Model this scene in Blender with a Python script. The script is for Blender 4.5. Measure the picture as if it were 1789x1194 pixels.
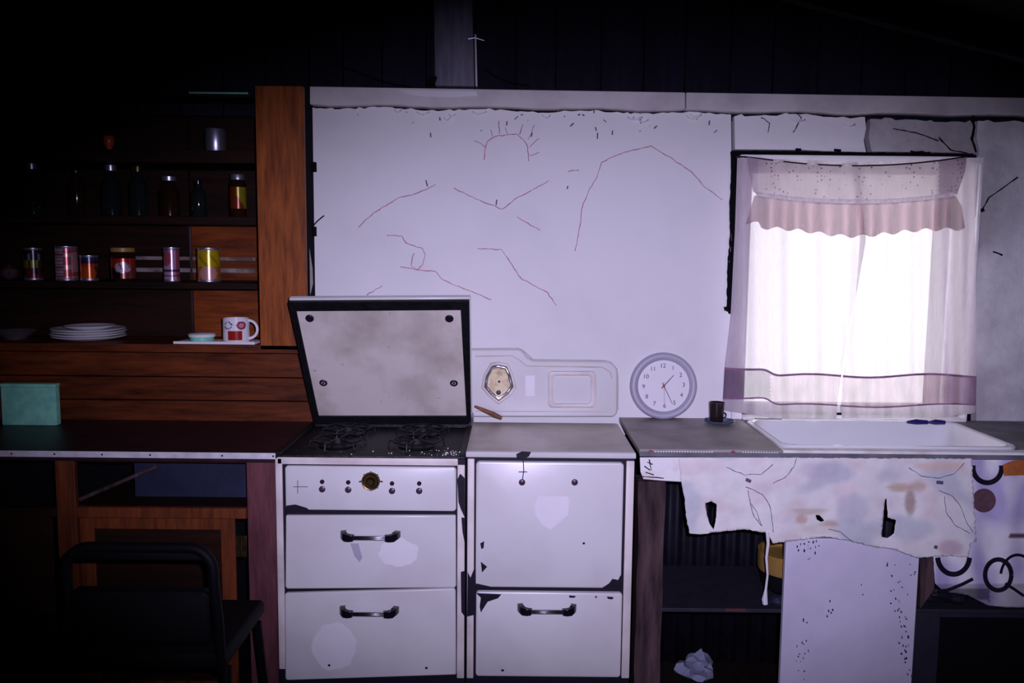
import bpy, bmesh, math, random
from mathutils import Vector, Matrix, noise, geometry
random.seed(7)
for o in list(bpy.data.objects): bpy.data.objects.remove(o)
SC = bpy.context.scene
COL = SC.collection
PI = math.pi

# ------------------------------------------------------------------ camera
F = 1490.0; CAM = Vector((0, -3.0, 1.49)); TH = math.radians(6.0); RL = math.radians(0.55)
fwd = Vector((0, math.cos(TH), -math.sin(TH)))
r0 = Vector((1, 0, 0)); u0 = Vector((0, math.sin(TH), math.cos(TH)))
right = r0 * math.cos(RL) + u0 * math.sin(RL)
up = u0 * math.cos(RL) - r0 * math.sin(RL)
cd = bpy.data.cameras.new('camera'); cam = bpy.data.objects.new('camera', cd); COL.objects.link(cam)
cd.sensor_width = 36; cd.lens = F / 1789 * 36; cd.clip_start = 0.02
cam.matrix_world = Matrix(((right.x, up.x, -fwd.x, CAM.x), (right.y, up.y, -fwd.y, CAM.y), (right.z, up.z, -fwd.z, CAM.z), (0, 0, 0, 1)))
SC.camera = cam

# ------------------------------------------------------------------ world, flash, exposure
w = bpy.data.worlds.new('world'); SC.world = w; w.use_nodes = True
bg = w.node_tree.nodes['Background']; bg.inputs[0].default_value = (0.97, 0.95, 1.0, 1); bg.inputs[1].default_value = 3.7
ld = bpy.data.lights.new('camera_flash', 'SPOT'); lo = bpy.data.objects.new('camera_flash', ld); COL.objects.link(lo)
lo.location = CAM + Vector((0.06, 0.01, 0.05)); ld.energy = 262; ld.color = (0.72, 0.64, 1.0)
ld.spot_size = math.radians(54); lo.scale = (1.8, 1, 1); ld.spot_blend = 1.0; ld.shadow_soft_size = 0.012
SC.view_settings.view_transform = 'Standard'; SC.view_settings.look = 'None'
SC.view_settings.gamma = 1.0; SC.view_settings.exposure = 0.0; SC.view_settings.use_curve_mapping = False

def ray(px, py):
    return fwd * F + right * (px - 894.5) + up * (597.0 - py)
def P(px, py, Y=0.0):
    d = ray(px, py); return CAM + d * ((Y - CAM.y) / d.y)
def PZ(px, py, Z):
    d = ray(px, py); return CAM + d * ((Z - CAM.z) / d.z)
lo.rotation_euler = (P(1030, 690) - lo.location).to_track_quat('-Z', 'Y').to_euler()

# ------------------------------------------------------------------ materials
def lin(c):
    c /= 255.0
    return c / 12.92 if c <= 0.04045 else ((c + 0.055) / 1.055) ** 2.4
def S(r, g, b): return (lin(r), lin(g), lin(b))
def A(r, g, b, k=1.0):      # surface colour that shows as r,g,b under the flash at strength k
    return tuple(min(0.88, max(0.0, v)) for v in (lin(r) / .59 / k, lin(g) / .53 / k, lin(b) / .82 / k))
class N:
    def __init__(s, name):
        s.m = bpy.data.materials.new(name); s.m.use_nodes = True; s.t = s.m.node_tree
        s.b = s.t.nodes['Principled BSDF']; s.out = s.t.nodes['Material Output']
    def n(s, t, **k):
        x = s.t.nodes.new(t)
        for a, v in k.items(): setattr(x, a, v)
        return x
    def l(s, a, b): s.t.links.new(a, b)
    def coord(s, sc=(1, 1, 1)):
        c = s.n('ShaderNodeTexCoord'); mp = s.n('ShaderNodeMapping'); mp.inputs['Scale'].default_value = sc
        s.l(c.outputs['Object'], mp.inputs['Vector']); return mp.outputs[0]
    def noise(s, scale, sc=(1, 1, 1), detail=4, rough=.55):
        x = s.n('ShaderNodeTexNoise'); x.inputs['Scale'].default_value = scale; x.inputs['Detail'].default_value = detail
        x.inputs['Roughness'].default_value = rough; s.l(s.coord(sc), x.inputs['Vector']); return x.outputs[0]
    def ramp(s, fac, stops):
        r = s.n('ShaderNodeValToRGB'); e = r.color_ramp.elements
        while len(e) < len(stops): e.new(0.5)
        for el, (p, c) in zip(e, stops): el.position = p; el.color = (*c, 1) if len(c) == 3 else c
        s.l(fac, r.inputs[0]); return r.outputs[0]
    def mix(s, fac, a, b, mode='MIX'):
        x = s.n('ShaderNodeMix', data_type='RGBA', blend_type=mode)
        for i, v in ((0, fac), (6, a), (7, b)):
            if isinstance(v, (int, float)): x.inputs[i].default_value = v
            elif isinstance(v, tuple): x.inputs[i].default_value = (*v, 1)
            else: s.l(v, x.inputs[i])
        return x.outputs[2]
    def bump(s, h, st, dist=0.01):
        b = s.n('ShaderNodeBump'); b.inputs['Strength'].default_value = st; b.inputs['Distance'].default_value = dist
        s.l(h, b.inputs['Height']); s.l(b.outputs[0], s.b.inputs['Normal'])
    def setc(s, c):
        if isinstance(c, tuple): s.b.inputs['Base Color'].default_value = (*c, 1)
        else: s.l(c, s.b.inputs['Base Color'])
def plain(name, c, rough=.5, metal=0, var=.15, scale=18, bump=0, bscale=60, spec=.5, coat=0, vcol=False, trans=0):
    s = N(name)
    if vcol:
        a = s.n('ShaderNodeAttribute', attribute_name='Col'); base = a.outputs['Color']
    else: base = c
    k = s.ramp(s.noise(scale), [(.3, (1 - var,) * 3), (.7, (1, 1, 1))])
    s.setc(s.mix(1.0, base, k, 'MULTIPLY'))
    s.b.inputs['Roughness'].default_value = rough; s.b.inputs['Metallic'].default_value = metal
    s.b.inputs['Specular IOR Level'].default_value = spec; s.b.inputs['Coat Weight'].default_value = coat
    s.b.inputs['Transmission Weight'].default_value = trans
    if bump: s.bump(s.noise(bscale, detail=6), bump)
    return s.m
def wood(name, c1, c2, grain='x', rough=.5, spec=.3, scale=9, bump=.25):
    s = N(name); k = {'x': (.12, 1, 1), 'z': (1, 1, .12), 'y': (1, .12, 1)}[grain]
    g = s.noise(scale * 5, k, 8, .65); g2 = s.noise(scale * .6, k, 3)
    c = s.ramp(g, [(.3, c1), (.72, c2)]); k2 = s.ramp(g2, [(.3, (.55,) * 3), (.7, (1, 1, 1))])
    s.setc(s.mix(1, c, k2, 'MULTIPLY')); s.b.inputs['Roughness'].default_value = rough; s.b.inputs['Specular IOR Level'].default_value = spec
    s.bump(g, bump, .004); return s.m
def stained(name, c, stain, amt=.5, scale=6, lo_=.5, hi=.7, rough=.35, spec=.5, coat=0, bump=0, specks=None):
    s = N(name)
    f = s.ramp(s.noise(scale, detail=6), [(lo_, (0, 0, 0)), (hi, (amt,) * 3)])
    col = s.mix(f, c, stain)
    if specks:
        f2 = s.ramp(s.noise(specks[0], detail=3, rough=.7), [(specks[1], (0, 0, 0)), (specks[1] + .03, (1, 1, 1))])
        col = s.mix(f2, col, specks[2])
    s.setc(col); s.b.inputs['Roughness'].default_value = rough; s.b.inputs['Specular IOR Level'].default_value = spec; s.b.inputs['Coat Weight'].default_value = coat
    if bump: s.bump(s.noise(30, detail=6), bump)
    return s.m
def cloth(name, transl=.5, transp=.12, tint=(1, 1, 1), dots=False):
    s = N(name); a = s.n('ShaderNodeAttribute', attribute_name='Col')
    k = s.ramp(s.noise(160, (1, 1, .15)), [(.3, (.9,) * 3), (.7, (1, 1, 1))])
    c = s.mix(1, a.outputs['Color'], k, 'MULTIPLY')
    if dots:
        v = s.n('ShaderNodeTexVoronoi'); v.inputs['Scale'].default_value = 70; v.inputs['Randomness'].default_value = .55
        s.l(s.coord(), v.inputs['Vector'])
        c = s.mix(s.ramp(v.outputs['Distance'], [(.16, (1, 1, 1)), (.26, (0, 0, 0))]), c, S(110, 70, 120))
    d = s.n('ShaderNodeBsdfDiffuse'); t = s.n('ShaderNodeBsdfTranslucent'); m1 = s.n('ShaderNodeMixShader'); m1.inputs[0].default_value = transl
    s.l(c, d.inputs[0]); s.l(c, t.inputs[0]); s.l(d.outputs[0], m1.inputs[1]); s.l(t.outputs[0], m1.inputs[2])
    tp = s.n('ShaderNodeBsdfTransparent'); m2 = s.n('ShaderNodeMixShader'); m2.inputs[0].default_value = transp
    s.l(m1.outputs[0], m2.inputs[1]); s.l(tp.outputs[0], m2.inputs[2]); s.l(m2.outputs[0], s.out.inputs[0]); return s.m

WALL = A(188, 180, 216)
M = {}
M['wall'] = stained('painted_wallboard', WALL, tuple(v * .72 for v in WALL), .35, 2.2, .5, .75, rough=.62, spec=.25, bump=.06)
M['wall_rough'] = stained('rough_plaster', A(150, 142, 172), A(120, 108, 128), .7, 5, .4, .62, rough=.8, spec=.2, bump=.55, specks=(40, .72, S(50, 45, 60)))
M['wall_right'] = stained('stained_right_wall', WALL, A(128, 120, 145), .75, 3.5, .42, .68, rough=.75, spec=.2, bump=.4, specks=(40, .74, S(60, 54, 70)))
M['trim'] = stained('trim_paint', A(176, 165, 196), A(138, 126, 154), .6, 6, .45, .7, rough=.6, spec=.25, bump=.1)
M['dark'] = plain('dark_void', (.006, .006, .008), .9, spec=.05)
M['gable'] = wood('dark_gable_boards', (.012, .011, .022), (.02, .018, .034), 'z', .8, .1)
M['post'] = wood('weathered_grey_post', A(84, 78, 112), A(118, 110, 148), 'z', .7, .2)
M['roof'] = wood('dark_roof_boards', (.006, .006, .006), (.014, .012, .012), 'y', .85, .1)
M['crayon'] = plain('red_crayon', S(214, 150, 172), .8, var=.5, scale=120)
M['pencil'] = plain('pencil_grey', S(105, 95, 120), .8, var=.4, scale=90)
M['enamel'] = stained('white_enamel', A(176, 169, 202), A(158, 146, 176), .5, 4, .45, .75, rough=.28, spec=.5)
M['enamel_old'] = stained('worn_white_enamel', A(180, 167, 196), A(146, 130, 152), .7, 9, .4, .7, rough=.4, spec=.4)
M['enamel_grey'] = stained('grimy_enamel_top', A(164, 150, 168), A(130, 114, 126), .8, 5, .4, .65, rough=.38, spec=.45)
M['chip'] = plain('bare_dark_metal', S(26, 20, 38), .6, var=.4, scale=60, spec=.3)
M['purplechip'] = plain('purple_chip', S(70, 48, 90), .6, var=.4, scale=60)
M['pale'] = plain('rubbed_pale_enamel', A(206, 200, 234), .4, var=.04)
M['lidpanel'] = stained('stained_lid_panel', A(176, 163, 188), A(140, 126, 142), .85, 5, .4, .64, rough=.5, spec=.35, specks=(60, .70, A(120, 106, 124)))
M['black'] = plain('black_grimy_iron', (.006, .006, .008), .5, var=.5, scale=30, bump=.4, bscale=40, spec=.35)
M['gloss_black'] = plain('black_handle', (.008, .006, .012), .18, spec=.6)
M['darksteel'] = plain('dark_steel', (.03, .03, .045), .35, .6)
M['chairblack'] = plain('matt_black_chair', (.003, .003, .004), .6, spec=.12)
M['chrome'] = plain('chrome', (.75, .75, .8), .18, 1, var=.2)
M['brass'] = plain('tarnished_brass', (.16, .11, .04), .35, .9, var=.5, scale=50)
M['knob'] = plain('brown_knob', S(70, 50, 70), .35)
M['ivory'] = stained('yellowed_dial_face', A(190, 170, 165), A(120, 90, 60), .7, 30, .45, .65, rough=.3)
M['steel'] = plain('dull_steel', (.6, .6, .7), .35, .8, var=.3, scale=40)
M['alu'] = plain('aluminium_edging', (.86, .86, .88), .5, .1, var=.35, scale=25)
M['woodw'] = wood('brown_cupboard_wood', S(104, 48, 16), S(190, 104, 42), 'z', .5, .25, 9)
M['woodh'] = wood('brown_panel_wood', S(56, 24, 10), S(130, 64, 28), 'x', .5, .2, 9)
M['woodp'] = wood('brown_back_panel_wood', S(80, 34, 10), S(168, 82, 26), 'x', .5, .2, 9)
M['woodd'] = wood('dark_or_shaded_wood', S(24, 12, 7), S(52, 26, 14), 'x', .6, .15, 9)  # dark wood, also used where the flash falls off in the cupboard
M['woodl'] = wood('cabinet_frame_wood', S(86, 40, 24), S(140, 74, 36), 'z', .55, .2, 9)
M['woodr'] = wood('reddish_frame_wood', S(80, 44, 50), S(130, 80, 84), 'z', .55, .2, 9)
M['woodg'] = wood('old_timber', S(18, 14, 16), S(112, 88, 90), 'z', .8, .15, 6, .8)
M['worktop'] = plain('dark_red_worktop', S(52, 32, 42), .45, var=.5, scale=12, spec=.3)
M['counter'] = stained('grey_worn_counter', A(128, 118, 138), A(100, 88, 104), .8, 7, .4, .65, rough=.5, spec=.3, bump=.1, specks=(90, .68, A(160, 150, 172)))
M['counter_dark'] = stained('dark_grey_counter', A(92, 88, 112), A(60, 56, 74), .8, 8, .4, .65, rough=.55, spec=.25)
M['sink'] = plain('white_sink_enamel', A(188, 182, 220), .2, var=.06, scale=3, spec=.5)
M['whiteboard'] = stained('white_painted_board', A(198, 188, 216), A(150, 130, 140), .6, 10, .48, .7, rough=.6, bump=.15, specks=(55, .74, S(52, 38, 56)))
M['peelpanel'] = stained('peeling_painted_panel', A(176, 166, 214), A(150, 138, 190), .5, 4, .4, .7, rough=.55, bump=.1, specks=(60, .76, S(60, 36, 80)))
M['corr'] = plain('corrugated_metal', S(26, 26, 40), .6, .2, var=.6, scale=14, spec=.3)
M['floor'] = wood('dark_floorboards', S(26, 20, 18), S(52, 40, 36), 'y', .7, .2)
M['teal'] = stained('teal_tin', A(96, 146, 150, .7), A(74, 122, 134, .7), .6, 30, .4, .6, rough=.4)
M['paper'] = plain('pale_paper', A(116, 114, 164), .8, var=.1, bump=.2)
M['clothfix'] = plain('plain_patterned_cloth', (1, 1, 1), .9, var=.12, scale=25, spec=.1, vcol=True)
M['print'] = plain('printed_label', (1, 1, 1), .24, .35, var=.1, spec=.6, vcol=True)
M['stripe'] = stained('worn_whitish_stripe', A(118, 108, 128), A(70, 50, 48), .9, 14, .4, .6, rough=.7)
M['ceramic'] = plain('white_ceramic', A(196, 188, 224, .75), .2, var=.04, coat=.3)
M['ceramic_print'] = plain('glazed_ceramic', (1, 1, 1), .2, var=.03, vcol=True)
M['tin'] = plain('tin_can_metal', (.7, .7, .85), .33, .9, var=.1)
M['bottle'] = plain('dark_bottle_glass', (.012, .02, .02), .08, spec=.6, trans=.3, var=.1)
M['amber'] = plain('dark_brown_contents', (.02, .008, .004), .12, spec=.6, var=.2)
M['orange'] = plain('orange_ware', S(190, 80, 24), .35)
M['clockrim'] = plain('silver_clock_rim', A(146, 138, 180), .5, .1, var=.05)
M['clockface'] = plain('clock_face', A(212, 204, 240), .6, var=.02)
M['ink'] = plain('grey_ink', S(70, 62, 80), .6)
M['red'] = plain('red_paint', S(178, 40, 60), .5)
M['redbead'] = plain('red_bead', S(170, 38, 28), .5, var=.4, scale=60)
M['darkcup'] = plain('dark_brown_glass', (.02, .012, .012), .1, spec=.6)
M['dish'] = plain('blue_glass_dish', S(105, 125, 160), .08, trans=.55, spec=.6)
M['blue'] = plain('dark_blue_plastic', S(40, 34, 110), .35)
M['greysheet'] = plain('blue_grey_sheet', S(46, 50, 74), .5, var=.4, scale=9, spec=.2)
M['yellow'] = plain('yellow_enamel', S(170, 135, 70), .4, var=.25)
M['stick'] = plain('charred_wooden_stick', S(150, 100, 60), .6, var=.7, scale=70)
M['brownprint'] = plain('brown_print', S(104, 72, 80), .9, var=.3, scale=60)
M['orangeprint'] = plain('orange_print', S(190, 110, 50), .9, var=.3, scale=60)
M['bag'] = plain('black_plastic', (.012, .012, .02), .35, spec=.4, bump=.3)
M['winframe'] = stained('white_window_frame', A(205, 195, 220), A(150, 140, 160), .5, 10, .5, .7, rough=.5)
M['curtain'] = cloth('sheer_curtain', .5, .14)
M['valance'] = cloth('dotted_curtain', .62, .2, dots=True); M['ruffle'] = cloth('ruffle_cloth', .62, .18)
M['greyboard'] = plain('grey_painted_board', S(38, 37, 52), .7, var=.4, scale=20)
M['white_bead'] = plain('white_bead', A(200, 195, 225), .5)
g = N('window_glass'); tp = g.n('ShaderNodeBsdfTransparent'); gl = g.n('ShaderNodeBsdfGlossy'); gl.inputs['Roughness'].default_value = .03
fr = g.n('ShaderNodeFresnel'); mx = g.n('ShaderNodeMixShader'); g.l(fr.outputs[0], mx.inputs[0]); g.l(tp.outputs[0], mx.inputs[1]); g.l(gl.outputs[0], mx.inputs[2]); g.l(mx.outputs[0], g.out.inputs[0])
M['glass'] = g.m
M['seam'] = plain('mauve_seam', S(150, 112, 140), .9)

# ------------------------------------------------------------------ geometry kit
ORG = {}
def tag(o, label=None, cat=None, group=None, kind=None):
    for k, v in (('label', label), ('category', cat), ('group', group), ('kind', kind)):
        if v: o[k] = v
    return o
def thing(name, label, cat, loc, group=None, kind=None):
    o = bpy.data.objects.new(name, None); o.empty_display_size = .05; COL.objects.link(o); o.location = loc
    ORG[o.name] = Vector(loc); return tag(o, label, cat, group, kind)
class G:
    def __init__(s): s.v = []; s.f = []; s.mi = []; s.c = []; s.m = 0
    def add(s, vs, fs, cols=None):
        b = len(s.v); s.v += [Vector(v) for v in vs]
        s.f += [tuple(i + b for i in f) for f in fs]; s.mi += [s.m] * len(fs)
        s.c += cols if cols else [(1, 1, 1)] * len(vs); return b
    def box(s, a, b):
        (x0, y0, z0), (x1, y1, z1) = a, b
        x0, x1 = sorted((x0, x1)); y0, y1 = sorted((y0, y1)); z0, z1 = sorted((z0, z1))
        s.add([(x0, y0, z0), (x1, y0, z0), (x1, y1, z0), (x0, y1, z0), (x0, y0, z1), (x1, y0, z1), (x1, y1, z1), (x0, y1, z1)],
              [(0, 3, 2, 1), (4, 5, 6, 7), (0, 1, 5, 4), (1, 2, 6, 5), (2, 3, 7, 6), (3, 0, 4, 7)]); return s
    def loops(s, ls, cap0=True, cap1=True, closed=True, col=None):
        n = len(ls[0]); vs = [p for l in ls for p in l]; fs = []
        for i in range(len(ls) - 1):
            for j in range(n if closed else n - 1):
                k = (j + 1) % n; fs.append((i * n + j, i * n + k, (i + 1) * n + k, (i + 1) * n + j))
        if cap0: fs.append(tuple(reversed(range(n))))
        if cap1: fs.append(tuple(range((len(ls) - 1) * n, len(ls) * n)))
        s.add(vs, fs, col); return s
    def rr(s, x0, z0, x1, z1, yf, yb, r=.012, bev=.004, n=5):
        """rounded slab facing the camera: front yf, back yb"""
        def ring(ins, y):
            o = []
            rr_ = max(r - ins, .001)
            for cx, cz, a0 in ((x1 - r, z1 - r, 0), (x0 + r, z1 - r, PI / 2), (x0 + r, z0 + r, PI), (x1 - r, z0 + r, 1.5 * PI)):
                for i in range(n + 1):
                    a = a0 + i / n * PI / 2; o.append((cx + rr_ * math.cos(a), y, cz + rr_ * math.sin(a)))
            return o
        s.loops([ring(0, yb), ring(0, yf + bev), ring(bev * .3, yf + bev * .3), ring(bev, yf)][::1]); return s
    def lathe(s, prof, c, n=32, axis='z', col=None):
        ls = []; cols = []
        for r, h in prof:
            r = max(r, 1e-4); l = []
            for j in range(n):
                a = 2 * PI * j / n
                l.append((c[0] + r * math.cos(a), c[1] + r * math.sin(a), c[2] + h) if axis == 'z' else (c[0] + r * math.cos(a), c[1] - h, c[2] + r * math.sin(a)))
                cols.append(col(a, h) if col else (1, 1, 1))
            ls.append(l)
        s.loops(ls, col=cols); return s
    def tube(s, pts, r, n=8, cap=True):
        pts = [Vector(p) for p in pts]; ls = []; rs = r if isinstance(r, list) else [r] * len(pts)
        t = (pts[1] - pts[0]).normalized(); u = t.orthogonal().normalized()
        for i, p in enumerate(pts):
            t = (pts[min(i + 1, len(pts) - 1)] - pts[max(i - 1, 0)]).normalized(); u = (u - t * u.dot(t)).normalized(); v = t.cross(u)
            ls.append([p + (u * math.cos(2 * PI * j / n) + v * math.sin(2 * PI * j / n)) * rs[i] for j in range(n)])
        s.loops(ls, cap, cap); return s
    def prism(s, pts, yf, yb):
        """outline in pixels on plane yf, extruded back to yb"""
        a = [P(x, y, yf) for x, y in pts]; ar = sum(a[i].x * a[(i + 1) % len(a)].z - a[(i + 1) % len(a)].x * a[i].z for i in range(len(a)))
        if ar < 0: a.reverse()
        s.loops([[(p.x, yb, p.z) for p in a], [(p.x, yf, p.z) for p in a]]); return s
    def build(s, name, mat, parent=None, bev=0, smooth=True, angle=35, solid=0, sub=0, **kw):
        mats = mat if isinstance(mat, (list, tuple)) else [mat]
        if parent is None:
            xs = [v.x for v in s.v]; ys = [v.y for v in s.v]; zs = [v.z for v in s.v]
            org = Vector(((min(xs) + max(xs)) / 2, (min(ys) + max(ys)) / 2, min(zs)))
        else: org = ORG[parent.name]
        me = bpy.data.meshes.new(name); me.from_pydata([v - org for v in s.v], [], s.f)
        for m in mats: me.materials.append(M[m])
        me.polygons.foreach_set('material_index', s.mi)
        if any(c != (1, 1, 1) for c in s.c):
            at = me.color_attributes.new('Col', 'FLOAT_COLOR', 'POINT')
            at.data.foreach_set('color', [x for c in s.c for x in (*c, 1)])
        bm = bmesh.new(); bm.from_mesh(me); bmesh.ops.recalc_face_normals(bm, faces=bm.faces); bm.to_mesh(me); bm.free()
        if smooth: me.shade_smooth(); me.set_sharp_from_angle(angle=math.radians(angle))
        o = bpy.data.objects.new(name, me); COL.objects.link(o); ORG[o.name] = org
        if parent is None: o.location = org
        else: o.parent = parent
        if bev:
            b = o.modifiers.new('bevel', 'BEVEL'); b.width = bev; b.segments = 2; b.limit_method = 'ANGLE'
        if solid:
            b = o.modifiers.new('solid', 'SOLIDIFY'); b.thickness = solid
        if sub:
            b = o.modifiers.new('sub', 'SUBSURF'); b.levels = sub; b.render_levels = sub
        return tag(o, **kw)
def ext(x0, y0, x1, y1, Y):
    xm, ym = (x0 + x1) / 2, (y0 + y1) / 2
    return P(x0, ym, Y).x, P(xm, y1, Y).z, P(x1, ym, Y).x, P(xm, y0, Y).z
def bpx(x0, y0, x1, y1, yf, yb):
    a = ext(x0, y0, x1, y1, yf); return G().box((a[0], yf, a[1]), (a[2], yb, a[3]))
def rpx(x0, y0, x1, y1, yf, yb, r=.012, bev=.004):
    a = ext(x0, y0, x1, y1, yf); return G().rr(*a, yf, yb, r, bev)
def stroke(g_, pts, wpx, Yf, off=.0012, jit=0):
    """a flat printed or drawn line that follows a surface Yf(x, z, y0)"""
    q = []
    for a, b in zip(pts, pts[1:]):
        n = max(1, int(math.hypot(b[0] - a[0], b[1] - a[1]) / 6))
        q += [(a[0] + (b[0] - a[0]) * i / n, a[1] + (b[1] - a[1]) * i / n) for i in range(n)]
    q.append(pts[-1]); q = [(x + random.uniform(-jit, jit), y + random.uniform(-jit, jit)) for x, y in q]
    vs = []
    for i, (x, y) in enumerate(q):
        x0, y0 = q[max(i - 1, 0)]; x1, y1 = q[min(i + 1, len(q) - 1)]; d = math.hypot(x1 - x0, y1 - y0) or 1
        nx, ny = -(y1 - y0) / d, (x1 - x0) / d; h = wpx / 2 * random.uniform(.6, 1.15) if jit else wpx / 2
        for sg in (-1, 1):
            p = P(x + nx * h * sg, y + ny * h * sg, Yf(x, y) - off); vs.append(p)
    n = len(q); k = [v + Vector((0, .0009, 0)) for v in vs]
    g_.add(vs + k, [(2 * i, 2 * i + 1, 2 * i + 3, 2 * i + 2) for i in range(n - 1)])
def inside(pt, poly):
    x, y = pt; c = False; j = len(poly) - 1
    for i in range(len(poly)):
        xi, yi = poly[i]; xj, yj = poly[j]
        if (yi > y) != (yj > y) and x < (xj - xi) * (y - yi) / (yj - yi) + xi: c = not c
        j = i
    return c
def dens(poly, st, jit=0):
    q = []
    for i, a in enumerate(poly):
        b = poly[(i + 1) % len(poly)]; n = max(1, int(math.hypot(b[0] - a[0], b[1] - a[1]) / st))
        for k in range(n): q.append((a[0] + (b[0] - a[0]) * k / n + (random.uniform(-jit, jit) if k else 0), a[1] + (b[1] - a[1]) * k / n + (random.uniform(-jit, jit) if k else 0)))
    return q
def sheet(outline, Yf, step=6, holes=(), col=None, jit=0):
    """cloth cut to an outline (pixels), its surface at Yf(px, py)"""
    ol = dens(outline, step, jit); hs = [dens(h, step * .6, jit * .5) for h in holes]
    pts = []; edges = []
    for lp in [ol] + hs:
        b = len(pts); pts += lp; edges += [(b + i, b + (i + 1) % len(lp)) for i in range(len(lp))]
    x0 = min(p[0] for p in ol); x1 = max(p[0] for p in ol); y0 = min(p[1] for p in ol); y1 = max(p[1] for p in ol)
    j = 0; y = y0 + step / 2
    while y < y1:
        x = x0 + step * (.5 if j % 2 else 1)
        while x < x1:
            if inside((x, y), ol) and not any(inside((x, y), h) for h in hs): pts.append((x, y))
            x += step
        y += step; j += 1
    v, e, f, *_ = geometry.delaunay_2d_cdt([Vector(p) for p in pts], edges, [], 0, 1e-4)
    ff = []
    for t in f:
        c = (sum(v[i].x for i in t) / 3, sum(v[i].y for i in t) / 3)
        if inside(c, ol) and not any(inside(c, h) for h in hs): ff.append(tuple(t))
    g_ = G(); g_.add([P(p.x, p.y, Yf(p.x, p.y)) for p in v], ff, [col(p.x, p.y) for p in v] if col else None); return g_
def blob(cx, cy, rx, ry, seed=0, n=18, k=.18):
    rnd = random.Random(seed); return [(cx + rx * math.cos(2 * PI * i / n) * (1 + rnd.uniform(-k, k)), cy + ry * math.sin(2 * PI * i / n) * (1 + rnd.uniform(-k, k))) for i in range(n)]
def arc(cx, cy, rx, ry, a0, a1, n=16):
    return [(cx + rx * math.cos(math.radians(a0 + (a1 - a0) * i / n)), cy + ry * math.sin(math.radians(a0 + (a1 - a0) * i / n))) for i in range(n + 1)]
def nz(x, y, s=1.0, z=0.0): return noise.noise(Vector((x * s, y * s, z)))

# ================================================================== SETTING
ZR = 2.62; SL = .235; XW = 3.1
G().box((-3.3, -4.4, -.1), (3.3, .5, 0)).build('floor', 'floor', kind='structure')
wl = XW + .12
G().box((-XW - .12, -4.4, 0), (-XW, .5, 2.4)).build('wall_left', 'woodd', kind='structure')
G().box((XW, -4.4, 0), (XW + .12, .5, 2.4)).build('wall_right', 'woodd', kind='structure')
G().box((-3.2, -4.5, 0), (3.2, -4.35, 2.9)).build('wall_front', 'woodd', kind='structure')
ceil = thing('ceiling', None, None, (0, -2, ZR), kind='structure')
for sg in (-1, 1):
    g_ = G(); xe = sg * 3.4; ze = ZR - SL * 3.4
    g_.add([(0, -4.5, ZR), (0, .5, ZR), (xe, .5, ze), (xe, -4.5, ze), (0, -4.5, ZR + .1), (0, .5, ZR + .1), (xe, .5, ze + .1), (xe, -4.5, ze + .1)],
           [(0, 1, 2, 3), (7, 6, 5, 4), (0, 3, 7, 4), (1, 5, 6, 2), (2, 6, 7, 3), (0, 4, 5, 1)])
    g_.build('roof_slope', 'roof', ceil)
    for yy in (-.10, -1.0, -1.9):
        g_ = G(); x2 = sg * 3.05; z2 = ZR - SL * 3.05
        g_.add([(0, yy - .045, ZR - .10), (0, yy, ZR - .10), (x2, yy, z2 - .10), (x2, yy - .045, z2 - .10), (0, yy - .045, ZR), (0, yy, ZR), (x2, yy, z2), (x2, yy - .045, z2)],
               [(0, 1, 2, 3), (7, 6, 5, 4), (0, 3, 7, 4), (1, 5, 6, 2), (2, 6, 7, 3), (0, 4, 5, 1)])
        g_.build('rafter', 'gable', ceil)

# back wall: backing with the window opening, sheets in front
wo = ext(1299, 286, 1688, 726, 0.03)        # glass opening
WB = thing('wall_back', None, None, (0, .1, 0), kind='structure')
xl = P(541, 400).x; ledge_z = P(700, 152).z
g_ = G()
g_.box((-3.2, .17, 0), (xl, .3, 3)); g_.box((xl, .04, 0), (wo[0], .3, 3)); g_.box((wo[2], .04, 0), (3.2, .3, 3))
g_.box((wo[0], .04, 0), (wo[2], .3, wo[1])); g_.box((wo[0], .04, wo[3]), (wo[2], .3, 3))
g_.build('backing', 'dark', WB)
def ragged(x0, x1, y, amp, st=9, seed=0):
    rnd = random.Random(seed); o = []; x = x0
    while x < x1: o.append((x, y(x) + rnd.uniform(-amp, amp))); x += st * rnd.uniform(.6, 1.4)
    o.append((x1, y(x1) + rnd.uniform(-amp, amp))); return o
yt = lambda x: 187.5 + (x - 541) * .0165 + 1.8 * math.sin(x * .035)
top = ragged(541, 1277, yt, 1.8, 9, 1)
def zbot(x): return 1190
main = top + [(1278, 262), (1279, 300), (1276, 360), (1278, 420), (1273, 470), (1271, 530), (1272, 548), (1285, 552), (1285, 760), (549, 760), (541, 300)]
G().prism(main, 0, .035).build('wallboard', 'wall', WB, smooth=False)
G().prism(top_l := (ragged(1283, 1511, yt, 2.5, 9, 2) + [(1513, 225), (1509, 245), (1513, 266), (1440, 264), (1400, 262), (1284, 261)]), -.002, .035).build('wallboard', 'wall', WB, smooth=False, label='wallboard strip above the window, left of the crack')
G().prism(ragged(1521, 1698, lambda x: yt(x) + 5, 2.5, 9, 3) + [(1701, 225), (1697, 245), (1704, 268), (1620, 266), (1523, 265), (1518, 240)], -.004, .035).build('wallboard', 'wall_rough', WB, smooth=False, label='rough plaster piece above the window, between two cracks')
G().prism(ragged(1709, 2120, lambda x: yt(x) + 6, 2.5, 12, 4) + [(2120, 760), (1706, 760), (1703, 500), (1706, 300), (1711, 262), (1706, 240)], -.002, .035).build('wallboard', 'wall_right', WB, smooth=False, label='rough stained wall piece right of the window')
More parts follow.
